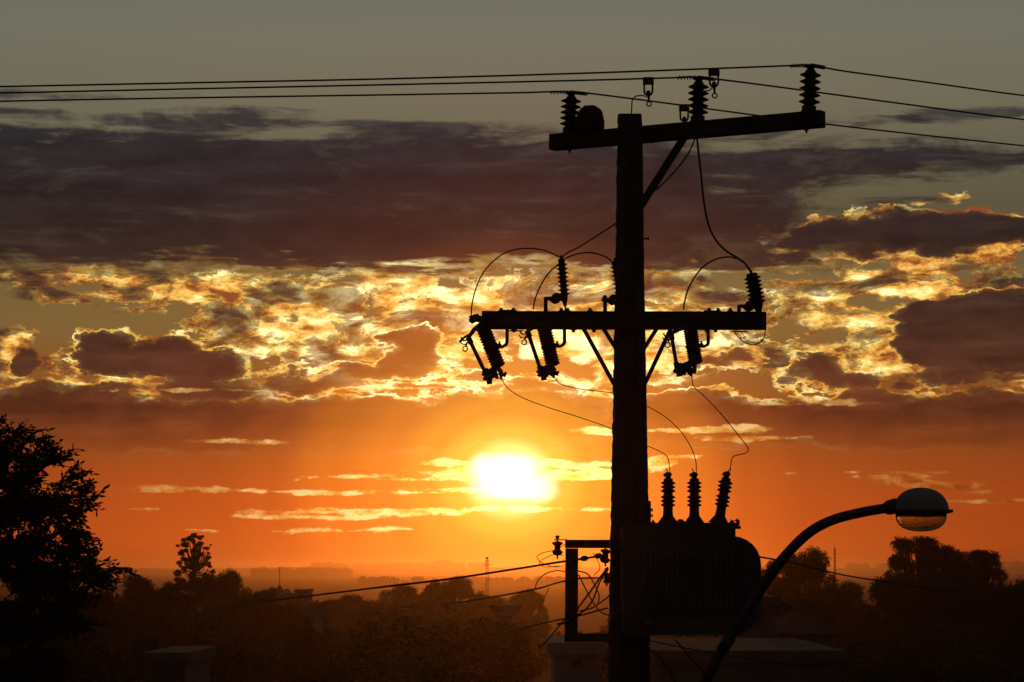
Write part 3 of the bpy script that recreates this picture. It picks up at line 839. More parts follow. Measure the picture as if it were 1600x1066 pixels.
# a name plate and drain valve
MB().box(V((tx(1128), TY - .155, tz(912))), (.10, .004, .07)).build('rating_plate', M_STEEL, tr)
b = MB(); b.rod(V((tx(1010), TY - .06, tz(976))), V((tx(1010), TY - .16, tz(976))), .014); b.lathe([(.03, 0), (.03, .012)], V((tx(1010), TY - .16, tz(976))), (0, -1, 0), 12); b.build('drain_valve', M_STEEL, tr)
# high voltage bushings
for (xb, xt, yt) in ((1045, 1046, 737), (1086.5, 1087, 737), (1125, 1139, 736)):
    A, B_ = V((tx(xb), TY + .08, tz(818))), V((tx(xt), TY + .08, tz(yt))); ax_ = B_ - A; H = ax_.length
    s = TS
    pr = [(17 * s, 0), (14 * s, 4 * s), (10 * s, 10 * s), (8.2 * s, 12 * s), (7.5 * s, 20 * s), (7.5 * s, 27 * s)]
    h = 27 * s
    for grp in range(2):
        for k in range(3):
            pr += [(7 * s, h), (11 * s, h + 1.6 * s), (11.6 * s, h + 2.6 * s), (11 * s, h + 3.4 * s), (7.4 * s, h + 5.6 * s)]; h += 6.3 * s
        pr += [(7.2 * s, h), (7.2 * s, h + 3.5 * s)]; h += 3.6 * s
    pr += [(5.5 * s, h), (4 * s, h + 1.5 * s), (4.2 * s, h + 4 * s), (5.6 * s, h + 5 * s), (5.6 * s, h + 8 * s), (3 * s, h + 10.5 * s)]
    k_ = H / (h + 10.5 * s); pr = [(a_, b_ * k_) for a_, b_ in pr]
    bu = MB().lathe(pr, A, ax_, 22).build('bushing', M_PORC, tr, 'leaning high voltage bushing' if xb == 1125 else None)
    b = MB(); tp = A + ax_.normalized() * (H - .008); b.box(tp + V((-.008, -.01, -.008)), (.044, .04, .02), (1, 0, .25), (0, 0, 1), .004); b.rod(tp, tp + V((-.014 if xb < 1100 else .022, 0, .03)), .003)
    b.build('terminal', M_STEEL, bu)
    for a_ in range(4): MB().lathe([(.007, 0), (.007, .014)], A + V((14.5 * s * math.cos(a_ * 1.57 + .78), 14.5 * s * math.sin(a_ * 1.57 + .78), .01)), (0, 0, 1), 6).build('flange_bolt', M_STEEL, bu)

# ------------------------------------------------------------------ spool insulators of the secondary rack
def spool(px, py, Y, label, s=1.0, tilt=0):
    c = P(px, py, Y); t = thing('spool_insulator', c, label, 'insulator', 'small spool insulators by the steel frame')
    k = PX * s
    MB().lathe([(3 * k, -12 * k), (5.5 * k, -11 * k), (8 * k, -8 * k), (8.2 * k, -6 * k), (4.8 * k, -3 * k), (4.6 * k, 3 * k), (8.4 * k, 6 * k), (8.2 * k, 8 * k), (5.5 * k, 9 * k), (3 * k, 10 * k)], c, (tilt, 0, 1), 18).build('porcelain_body', M_PORC, t)
    MB().rod(c - V((0, 0, 17 * k)), c + V((0, 0, 17 * k)), .006).lathe([(.013, 0), (.013, .02)], c + V((0, 0, 14 * k)), (0, 0, 1), 6).build('pin', M_STEEL, t)
    return t
spool(871, 856, 17.8, 'small spool insulator on a bolt outside the upper left corner of the steel frame')
MB_ = MB(); MB_.rod(P(866, 843.5, 17.8), P(886, 843.5, 17.88), .0035)
tag(MB_.build('insulator_bolt', M_STEEL), 'thin horizontal bolt from the steel frame to the outer spool insulator', 'bolt')
spool(946, 868, 17.82, 'dark spool insulator tucked between the steel frame and the pole', 1.0, .1)
spool(948, 903, 17.82, 'lower spool insulator against the left face of the pole', .75, -.1)

# low voltage lines
wire('service_wire', [(150, 965, 120), (300, 951, 60), (380, 943, 36), (460, 934, 26), (600, 917, 20.8), (700, 905, 19.8), (800, 890, 18.8), (870, 879, 18.1), (905, 874, 17.85), (930, 870, 17.8), (946, 867, 17.8)], .0072, 'thick twisted service wire dropping left from the steel frame across the valley', 'wire', 'service wires leaving the steel frame')
wire('service_wire', [(480, 965, 140), (620, 951, 60), (690, 944, 32), (740, 938, 24), (830, 922, 18.2), (870, 911, 17.9), (905, 904, 17.8), (948, 903, 17.8)], .0052, 'service wire just below the thickest one, sagging left behind the frame', 'wire', 'service wires leaving the steel frame')
wire('service_wire', [(600, 1022, 90), (700, 1006, 48), (770, 993, 28), (820, 981, 21), (862, 971, 17.9), (905, 962, 17.8), (950, 950, 17.85)], .0052, 'lower service wire leaving left at the bottom of the steel frame', 'wire', 'service wires leaving the steel frame')
wire('service_wire', [(1186, 870, 18.1), (1250, 882, 19.5), (1310, 897, 20.5), (1370, 907, 21.5), (1480, 922, 23), (1640, 936, 26), (1900, 950, 32)], .0058, 'dark service wire leaving right from behind the transformer toward the pines', 'wire', 'service wires leaving the transformer')
wire('service_wire', [(1010, 1000, 18.1), (1100, 1018, 17.9), (1220, 1036, 18.5), (1400, 1052, 20), (1700, 1075, 24)], .0040, 'faint service wire low at the right under the transformer', 'wire', 'service wires leaving the transformer')
for k, (pts, lab) in enumerate([
    ([(884, 850), (868, 859), (848, 864), (839, 871), (848, 880), (866, 886), (882, 884)], 'thin loop of wire left of the small spool insulator'),
    ([(880, 868), (866, 867), (850, 873), (843, 880), (852, 886), (874, 884)], 'second smaller wire loop left of the steel frame'),
    ([(883, 893), (868, 892), (852, 897), (840, 908), (836, 921)], 'drooping wire end bending down left of the steel frame'),
    ([(903, 892), (918, 897), (928, 912), (936, 930), (934, 945)], 'wire curling down inside the steel frame'),
    ([(950, 886), (938, 902), (922, 925), (905, 948), (898, 962), (892, 972), (870, 975)], 'heavy slanting lead crossing the opening of the steel frame'),
    ([(948, 890), (936, 912), (926, 938), (912, 955), (900, 962)], 'second slanting lead crossing the opening of the steel frame'),
    ([(926, 864), (934, 876), (937, 889), (928, 899)], 'short wire tail hanging inside the steel frame below its top bar'),
    ([(904, 898), (916, 922), (926, 940), (938, 956), (952, 962)], 'slack lead sagging to the right inside the steel frame'),
    ([(904, 955), (925, 950), (946, 936), (956, 926)], 'lead rising to the pole inside the steel frame'),
    ([(858, 918), (848, 940), (842, 958), (846, 975)], 'loose wire tail hanging well left of the steel frame'),
    ([(882, 968), (868, 985), (852, 1004), (842, 1014)], 'short lead slanting down left from the frame foot'),
    ([(1055, 1000), (1075, 1023), (1096, 1048), (1110, 1070)], 'thin dark stay slanting under the transformer'),
    ([(1012, 1012), (1032, 1030), (1046, 1050), (1060, 1075)], 'faint stay slanting right from the pole foot under the tank')]):
    wire('loose_wire', [(x, y, 17.75 + .02 * (k % 4)) for (x, y) in pts], [.0026, .0024, .0036, .0042, .0062, .0055, .0026, .0042, .0046, .0026, .005, .005, .004][k], lab, 'wire', 'loose low voltage wires')
for (x, y, lb) in ((913, 873, 'left of two small dark connectors on the wire inside the steel frame'), (935, 869, 'small dark wire connector touching the spool insulator inside the steel frame')):
    b = MB(); b.tube([P(x - 6, y + 1, 17.82), P(x - 3, y, 17.82), P(x + 3, y - .6, 17.82), P(x + 6, y - 1, 17.82)], [.008, .017, .017, .008], 8)
    tag(b.build('wire_connector', M_WIRE), lb, 'connector')

# ------------------------------------------------------------------ street lamp
lamp = thing('street_lamp', P(985, 1190, 17.8), 'street lamp with white dome and glass bowl on a long curved arm', 'street lamp')
LY = 16.9
armp = [(1000, 1210, 17.85), (1040, 1160, 17.7), (1098, 1072, 17.35), (1128, 1016, 17.2), (1160, 966, 17.1), (1195, 912, 17.0), (1225, 871, 16.95), (1262, 834, LY), (1300, 813, LY), (1345, 801, LY), (1385, 794, LY), (1398, 791, LY)]
pp = px_path(armp, 8); b = MB(); n = len(pp)
b.tube(pp, [(.034 - .005 * i / n) for i in range(n)], 16); arm = b.build('lamp_arm', M_ARM, lamp)
MB().tube([P(1382, 795, LY), P(1388, 793.5, LY), P(1402, 790, LY)], [.034, .044, .046], 16).build('collar', M_ARM, lamp)
for q0, q1 in ((P(1162, 963, 17.1), P(1168, 954, 17.09)), (P(1128, 1016, 17.2), P(1141, 997, 17.16))): MB().tube([q0, q1], .037, 16).build('band', M_STEEL, arm)
MB().box(P(1000, 1205, 17.85), (.14, .2, .22)).build('pole_bracket', M_STEEL, lamp)
LS = LY / F; hc = P(1439, 799, LY); rx_, ry_ = 43.5 * LS, 34 * LS
def esq(prof, c, sx, sy, seg=48):
    """round profile squashed to an oval in plan; prof in photo pixels (r 0..1, z px)"""
    vs, fs = [], []
    for (r_, z) in prof:
        for k in range(seg):
            a = 2 * math.pi * k / seg
            vs.append(c + V((math.cos(a) * r_ * sx, math.sin(a) * r_ * sy, z * LS)))
    for i in range(len(prof) - 1):
        for k in range(seg): fs.append((i * seg + k, i * seg + (k + 1) % seg, (i + 1) * seg + (k + 1) % seg, (i + 1) * seg + k))
    return vs, fs
pr = [(.995, 2)] + [(math.cos(t) ** .92, 2 + 35 * math.sin(t)) for t in [k * math.pi / 2 / 14 for k in range(1, 14)]] + [(.0005, 37)]
vs, fs = esq(pr, hc, rx_, ry_); MB().add(vs, fs, True).build('dome', M_LAMP, lamp)
pr = [(.96, 3), (1.03, 3), (1.07, 1.5), (1.07, -1.5), (1.03, -3.2), (.93, -3.6), (.93, 2), (.96, 3)]
vs, fs = esq(pr, hc, rx_, ry_); b = MB().add(vs, fs, True); b.box(hc + V((46.5 * LS, 0, .3 * LS)), (6 * LS, .03, 5 * LS), (1, 0, 0), (0, 0, 1), .002); b.box(hc + V((-46 * LS, 0, -1 * LS)), (5 * LS, .03, 5 * LS)); b.build('rim', M_ARM, lamp)
# inner reflector and glass
mref = mat('lamp reflector', (.7, .66, .6), (.5, .46, .4), 10, .12, 1.0)
pr = [(.92, -2.5), (.8, 4), (.62, 12), (.4, 17), (.2, 19), (.0005, 19.5)]
vs, fs = esq(pr, hc, rx_, ry_); MB().add(vs, fs, True).build('reflector', mref, lamp)
mg = bpy.data.materials.new('prismatic lamp glass'); mg.use_nodes = True; t_ = mg.node_tree
bs = t_.nodes['Principled BSDF']; bs.inputs['Base Color'].default_value = (1, .95, .85, 1); bs.inputs['Roughness'].default_value = .01
bs.inputs['Transmission Weight'].default_value = 1.0; bs.inputs['IOR'].default_value = 1.42
gg = G(t_); co = t_.nodes.new('ShaderNodeTexCoord').outputs['Object']
f_, _c = gg.noise(gg.v('MULTIPLY', co, (9, 9, 75)), 3, .6)
bn = t_.nodes.new('ShaderNodeBump'); bn.inputs['Strength'].default_value = .25; bn.inputs['Distance'].default_value = .008
t_.links.new(f_, bn.inputs['Height']); t_.links.new(bn.outputs[0], bs.inputs['Normal'])
po = [(.925, -3.4), (.915, -9), (.88, -15), (.80, -21), (.66, -26), (.45, -29.5), (.22, -31.3), (.0005, -32)]
pi_ = [(r_ * .965 if r_ > .01 else r_, z * .955 + .0) for (r_, z) in po][::-1]
vs, fs = esq(po + pi_[:-1] + [(.925 * .965, -3.4), (.925, -3.4)], hc, rx_, ry_); MB().add(vs, fs, True).build('glass_bowl', mg, lamp)
b = MB(); b.tube([hc + V((-.05, 0, .02)), hc + V((-.02, 0, -.008)), hc + V((.05, 0, -.012)), hc + V((.07, 0, -.012))], [.016, .024, .024, .01], 10); b.build('bulb', M_PORCG, lamp)

# ------------------------------------------------------------------ terrain
def ridge(az_px, amp, seed):
    rr = random.Random(seed); s = 0
    for k in range(6):
        f = (1.6 ** k) / 900.0; s += math.sin(az_px * f * 2 * math.pi + rr.uniform(0, 6.28)) * amp / (1.5 ** k)
    return s


def land_z(x, y):
    d = math.hypot(x, y); a = math.atan2(x, y) * F + 800      # photo column of that direction
    a = max(-3000, min(4600, a)) if y > 0 else 0
    if d < 240: return ground_z(x, y)
    z0 = ground_z(x, y)
    def s(t): t = max(0, min(1, t)); return t * t * (3 - 2 * t)
    def crest(dc, py, amp, seed, w0, w1):
        """a hill whose crest at distance dc shows at photo row py"""
        top = EYE + (890 - py - ridge(a, amp, seed)) / F * dc
        if d <= dc: k = s((d - w0) / (dc - w0))
        else: k = 1 - .7 * s((d - dc) / (w1 - dc))
        return z0 + (top - z0) * k if k > 0 else z0
    c1 = crest(2000, 919 - (5 if a < 500 else 0), 2.0, 11, 700, 2800)
    c2 = crest(4000, 903.5 + (3 if a > 1100 else 0), 1.6, 23, 2800, 5500)
    lump = -2.5 if 480 < a < 900 else 0
    c3 = crest(7500, 887.5, 1.2, 31, 5500, 9500)
    return max(c1 if d < 2800 else z0, c2 if d < 5500 else z0, c3)


angs = [math.radians(-180 + 20 * k) for k in range(8)] + [math.radians(-20 + .25 * k) for k in range(161)] + [math.radians(40 + 20 * k) for k in range(8)]
rads = [.0001, 4, 8, 12, 16, 20, 25, 30, 36, 44, 54, 66, 80, 100, 125, 150, 180, 210, 240] + [270 + 35 * k for k in range(40)] + [1680 + 80 * k for k in range(30)] + [4100 + 150 * k for k in range(30)] + [9000, 12000]
b = MB(); vs = []
for r_ in rads:
    for a in angs:
        x, y = r_ * math.sin(a), r_ * math.cos(a); vs.append(V((x, y, land_z(x, y))))
na = len(angs); fs = []
for i in range(len(rads) - 1):
    for k in range(na):
        fs.append((i * na + k, i * na + (k + 1) % na, (i + 1) * na + (k + 1) % na, (i + 1) * na + k))
ground = kind(b.add(vs, fs, True).build('ground', M_GRASS), 'structure')

# ------------------------------------------------------------------ foliage
def leaf_quads(cen, nrm, L, wd, rng):
    """numpy: one diamond leaf per row of cen"""
    n = len(cen)
    t = rng.normal(size=(n, 3)); t /= np.linalg.norm(t, axis=1)[:, None]
    if nrm is not None: t = t * .7 + nrm; t /= np.linalg.norm(t, axis=1)[:, None]
    u = np.cross(t, rng.normal(size=(n, 3))); u /= np.linalg.norm(u, axis=1)[:, None]
    l = L * rng.uniform(.6, 1.3, size=(n, 1)); w = wd * rng.uniform(.7, 1.2, size=(n, 1))
    v = np.stack([cen - t * l / 2, cen + u * w / 2, cen + t * l / 2, cen - u * w / 2], axis=1)
    return v.reshape(-1, 3)


def np_mesh(name, V4, m, parent=None, off=(0, 0, 0)):
    me = bpy.data.meshes.new(name); nv = len(V4); nf = nv // 4
    V4 = V4 - np.array(off)
    me.vertices.add(nv); me.vertices.foreach_set('co', V4.astype(np.float32).ravel())
    me.loops.add(nv); me.loops.foreach_set('vertex_index', np.arange(nv, dtype=np.int32))
    me.polygons.add(nf); me.polygons.foreach_set('loop_start', np.arange(0, nv, 4, dtype=np.int32)); me.polygons.foreach_set('loop_total', np.full(nf, 4, dtype=np.int32))
    me.update(calc_edges=True); me.materials.append(m)
    o = bpy.data.objects.new(name, me); COL.objects.link(o)
    if parent is not None: o.parent = parent
    return o


def make_tree(kindname, H, Wd, clumps, leaf, nleaf, seed, m=M_LEAF):
    """returns (trunk MB, leaf verts) for a tree standing at the origin.
    clumps: list of (x, y, z, r) with x,y in crown half widths and z in 0..1 of H"""
    rng = np.random.default_rng(seed); rr = random.Random(seed)
    b = MB()
    b.tube([V((0, 0, -.6)), V((.02 * H, 0, H * .25)), V((0, .01 * H, H * .55)), V((.01 * H, 0, H * .86))], [H * .028, H * .022, H * (.015 if kindname != 'pompom' else .009), H * .004], 9)
    out = []
    for (x, y, z, r_) in clumps:
        c = V((x * Wd / 2, y * Wd / 2, z * H)); zz = (max(.22, z - .22 - .1 * rr.random()) if kindname != 'pompom' else z - .05) * H
        st = V((.01 * H, 0, min(zz, H * .8)))
        b.tube(catmull([st, st.lerp(c, .5) + V((0, 0, -.02 * H)), c], 3), [H * q_ * (1 if kindname != 'pompom' else .4) for q_ in (.010, .009, .008, .007, .006, .004, .003)], 5)
        n = int(nleaf * (r_ ** 2) * 3)
        p = rng.normal(size=(n, 3)); p /= np.linalg.norm(p, axis=1)[:, None]
        rad = rng.uniform(.25, 1.0, size=(n, 1)) ** .6
        lump = 1 + .22 * np.sin(p[:, :1] * 7 + seed) * np.cos(p[:, 2:3] * 6 + seed * 2) + .12 * np.sin(p[:, 1:2] * 13)
        p = p * rad * lump * r_ * np.array([1, 1, .72])
        out.append(leaf_quads(p + np.array(c), None, leaf, leaf * .55, rng))
    return b, np.concatenate(out)


def clumps_round(n, seed, rmin, rmax, shape='round'):
    rr = random.Random(seed); out = []
    for k in range(n):
        a = rr.uniform(0, 6.28); t = rr.uniform(.05, 1)
        if shape == 'round': z = .38 + .56 * t; w = math.sin(math.pi * min(1, .22 + .72 * t)) ** .6
        elif shape == 'umbrella': z = .55 + .40 * t; w = (1 - t * .72) ** .7
        elif shape == 'tower': z = .3 + .68 * t; w = (1.02 - t) ** .75
        else: z = .3 + .6 * t; w = 1
        q_ = rr.random() ** .45
        out.append((math.cos(a) * w * q_ * .88, math.sin(a) * w * q_ * .88, z, rr.uniform(rmin, rmax)))
    return out


class Kind:
    def __init__(s, name, H, Wd, clumps, leaf, nleaf, seed, m=M_LEAF):
        b, lv = make_tree(name, H, Wd, clumps, leaf, nleaf, seed, m)
        s.tb, s.lv, s.H, s.W, s.m, s.first = b, lv, H, Wd, m, None

    def place(s, name, px, ytop, Y, width_px, label, group=None, rot=0.0, cat='tree'):
        top = P(px, ytop, Y); gz = land_z(top.x, Y)
        k = (top.z - gz) / s.H; w = (width_px / F * Y) / s.W
        w = max(w, .35 * k)
        if s.first is None:
            root = thing(name, (0, 0, 0), label, cat, group)
            s.tb.build('trunk', M_BARK, root); np_mesh('crown', s.lv, s.m, root); s.first = root
        else:
            root = copy_tree(s.first); root.name = name; tag(root, label, cat)
            if 'group' in root.keys(): del root['group']
            if group: root['group'] = group
        root.location = (top.x, Y, gz); root.scale = (w, w, k); root.rotation_euler = (0, 0, rot)
        return root


K_R1 = Kind('round', 13, 8, clumps_round(64, 1, .55, 1.25), .15, 420, 1)
K_R2 = Kind('round', 13, 8, clumps_round(70, 2, .5, 1.1), .15, 460, 2)
K_R3 = Kind('round', 12, 10, clumps_round(80, 3, .6, 1.25), .16, 420, 3)
K_U = Kind('umbrella', 14, 8, clumps_round(95, 8, .35, .8, 'umbrella'), .13, 700, 4)
K_U2 = Kind('umbrella', 14, 8, clumps_round(90, 15, .35, .85, 'umbrella'), .13, 700, 9)
# clumpy tower-shaped tree: separate pom-poms up a slender stem
pom = [(.03, 0, .975, .30), (-.25, .1, .93, .24), (.36, 0, .89, .20), (-.48, 0, .86, .27), (.12, .1, .85, .3), (.65, .1, .81, .2), (-.1, -.2, .79, .26), (-.72, .1, .76, .26), (.28, 0, .75, .25),
       (.78, -.1, .71, .18), (-.38, .2, .69, .25), (.05, 0, .68, .26), (.6, 0, .64, .25), (-.85, 0, .65, .25), (-.5, -.1, .58, .28), (.15, .1, .58, .3), (.95, 0, .55, .25), (-.95, 0, .53, .3), (-.15, 0, .5, .34),
       (.5, .2, .49, .34), (-.6, .2, .44, .4), (.9, 0, .42, .34), (.1, -.1, .41, .42), (-.3, 0, .34, .5), (.4, 0, .32, .5), (-.9, 0, .35, .4), (0, 0, .2, .7)]
rp = random.Random(12)
pom = [(x + rp.gauss(0, .06), y + rp.gauss(0, .1), 1 - (1 - z) * .46 + rp.gauss(0, .004), r_ * rp.uniform(.85, 1.25)) for (x, y, z, r_) in pom]
pom += [(x + rp.gauss(0, .22), y + rp.gauss(0, .25), min(.985, z + rp.gauss(0, .016)), r_ * rp.uniform(.3, .7)) for (x, y, z, r_) in pom for _ in range(3)]
K_P = Kind('pompom', 13, 2.6, pom, .085, 2600, 6)

K_P.place('eucalyptus_tree', 304, 833, 200, 58, 'slender tall tree with separate pompom leaf clumps standing above the left treeline')
GL, GM, GR, GP = 'trees of the left treeline', 'trees in the middle of the valley', 'trees on the right', 'pines on the right'
K_R2.place('leafy_tree', 222, 895, 210, 100, 'round tree just left of the tall pompom tree', GL)
K_R1.place('leafy_tree', 268, 905, 204, 80, 'small bushy tree touching the left foot of the pompom tree', GL, 1.2)
K_R3.place('leafy_tree', 346, 889, 215, 110, 'broad tree just right of the tall pompom tree', GL, .6)
K_R2.place('leafy_tree', 408, 918, 190, 110, 'low tree right of the broad tree in the left treeline', GL, 2.2)
K_R1.place('leafy_tree', 150, 918, 160, 130, 'dark low tree between the near feathery tree and the left treeline', GL, 2.9)
K_R1.place('leafy_tree', 448, 938, 190, 90, 'low bushy tree at the right end of the left treeline below the far roofs', GL, 4.2)
K_R3.place('leafy_tree', 702, 900, 260, 130, 'wide round crowned tree in the middle, left of the lattice mast', GM, 1.0)
K_R2.place('leafy_tree', 640, 910, 250, 90, 'smaller crown adjoining the wide middle tree on its left', GM, .3)
K_R1.place('leafy_tree', 560, 926, 240, 150, 'flat dark crown well left of the wide middle tree', GM, .9)
K_R3.place('leafy_tree', 824, 920, 300, 80, 'dim low crown just right of the lattice mast', GM, 2.0)
K_R1.place('leafy_tree', 765, 928, 270, 90, 'dim crown at the foot of the lattice mast', GM, 3.0)
K_R2.place('leafy_tree', 505, 934, 210, 110, 'dark bushy crown under the left end of the thick service wire', GM, 3.6)
K_R3.place('leafy_tree', 1258, 854, 200, 120, 'domed tree with loose edges behind the lamp arm right of the transformer', GR)
K_R2.place('leafy_tree', 1208, 872, 195, 80, 'small crown between the transformer and the lamp arm', GR, 1.4)
K_R1.place('leafy_tree', 1315, 904, 190, 150, 'low dark crown below the thin mast on the right', GR, 2.4)
K_U.place('pine_tree', 1432, 828, 185, 150, 'large layered pine directly below the street lamp head', GP)
K_U2.place('pine_tree', 1478, 848, 182, 120, 'pine with a rounded top just right of the lamp, touching the large pine', GP, 2.0)
K_U.place('pine_tree', 1530, 850, 190, 130, 'rightmost pine sloping down toward the edge of the picture', GP, 3.6)
K_R3.place('leafy_tree', 1590, 905, 150, 150, 'low dark tree at the right edge below the pines', GR, 1.9)
K_R1.place('leafy_tree', 1400, 895, 160, 170, 'wide dark tree filling in below the large pine', GR, .2)
K_R3.place('leafy_tree', 486, 978, 125, 120, 'dark tree hiding the walls of the tiny gabled house left of centre', GM, 2.7)
K_R2.place('leafy_tree', 792, 968, 135, 110, 'dark tree hiding the walls of the tiny house left of the steel frame', GM, 5.0)
K_R2.place('leafy_tree', 1490, 890, 155, 190, 'wide dark tree under the two right pines', GR, 1.2)

# the dark wood and gardens of the valley floor: one mass nobody could count
def wood(name, spots, label, seed, leaf=.2):
    rng = np.random.default_rng(seed); rr = random.Random(seed); out = []
    for (px, ytop, Y, wpx) in spots:
        top = P(px, ytop, Y); gz = land_z(top.x, Y); R = wpx / F * Y / 2; H = top.z - gz
        n = int(2600 + 60 * R)
        for _k in range(7):
            a = rr.uniform(0, 6.28); cx, cy, cz = math.cos(a) * R * .5, math.sin(a) * R * .5, rr.uniform(.35, .8) * H
            if _k == 0: cx = cy = 0; cz = H * .86
            rc = R * rr.uniform(.35, .55); rz = max(.6, min(rc, H * .4))
            p = rng.normal(size=(n // 4, 3)); p /= np.linalg.norm(p, axis=1)[:, None]
            p *= rng.uniform(.3, 1, size=(n // 4, 1)) ** .4 * (1 + .2 * np.sin(p[:, :1] * 9 + _k))
            p = p * np.array([rc, rc, rz * .8]) + np.array([top.x + cx, Y + cy, gz + min(cz, H - rz * .75)])
            out.append(leaf_quads(p, None, leaf * (Y / 100) ** .5, leaf * .6, rng))
    o = np_mesh(name, np.concatenate(out), M_LEAF)
    return kind(o, 'stuff', label, 'woodland')


RW = random.Random(41)
spots = []
for k in range(190):
    Y = 80 + 230 * RW.random() ** .8; px = RW.uniform(-150, 1750)
    base_row = 938 + (220 - Y) * .32
    if 780 < px < 960: base_row += 22
    if 440 < px < 600: base_row += 8
    if 1160 < px < 1360: base_row += 24
    if 840 < px < 960: base_row = max(base_row, 985)
    if 1030 < px < 1330 and Y < 130: base_row = 1050
    spots.append((px, base_row + RW.uniform(-8, 22), Y, RW.uniform(70, 140) * 190 / Y))
wood('woodland', spots, 'dark mass of garden trees filling the valley below the hills', 5)
spots = []
for k in range(46):
    Y = RW.uniform(42, 66); px = RW.uniform(-150, 1750)
    if 820 < px < 1000 or 1020 < px < 1320: continue
    spots.append((px, RW.uniform(1015, 1065), Y, RW.uniform(160, 260)))
wood('shrubbery', spots, 'black shrubs and low trees along the bottom of the picture', 6, .16)
# far tree lines on the ridges
def treeline(name, Y, px0, px1, h, n, seed, label, leaf=.8, per=200):
    rng = np.random.default_rng(seed); out = []
    for k in range(n):
        px = rng.uniform(px0, px1); x = (px - 800) / F * Y; yy = Y + rng.uniform(-8, 8); gz = land_z(x, yy); hh = h * rng.uniform(.4, 1.1)
        p = rng.normal(size=(per, 3)); p /= np.linalg.norm(p, axis=1)[:, None]; p *= rng.uniform(.1, 1, size=(per, 1)) ** .5
        p = p * np.array([hh * .55, hh * .5, hh * .5]) + np.array([x, yy, gz + hh * .45]); out.append(leaf_quads(p, None, leaf, leaf * .8, rng))
    return kind(np_mesh(name, np.concatenate(out), M_LEAF), 'stuff', label, 'woodland')
treeline('far_woodland', 3980, 398, 545, 15, 200, 1, 'distant row of trees on the middle ridge left of centre', 1.6, 260)
treeline('far_woodland', 7480, 490, 760, 15.0, 170, 2, 'faint line of trees on the farthest ridge left of the mast', 3.2, 260)
treeline('far_woodland', 7480, 684, 706, 26.0, 12, 7, 'faint taller clump of trees on the farthest ridge', 3.2, 500)
treeline('far_woodland', 1990, 560, 1000, 6.0, 110, 3, 'hedges along the nearest ridge', 1.4, 200)
treeline('far_woodland', 7480, 1320, 1620, 15.0, 90, 4, 'faint trees on the far ridge behind the pines', 3.2, 240)

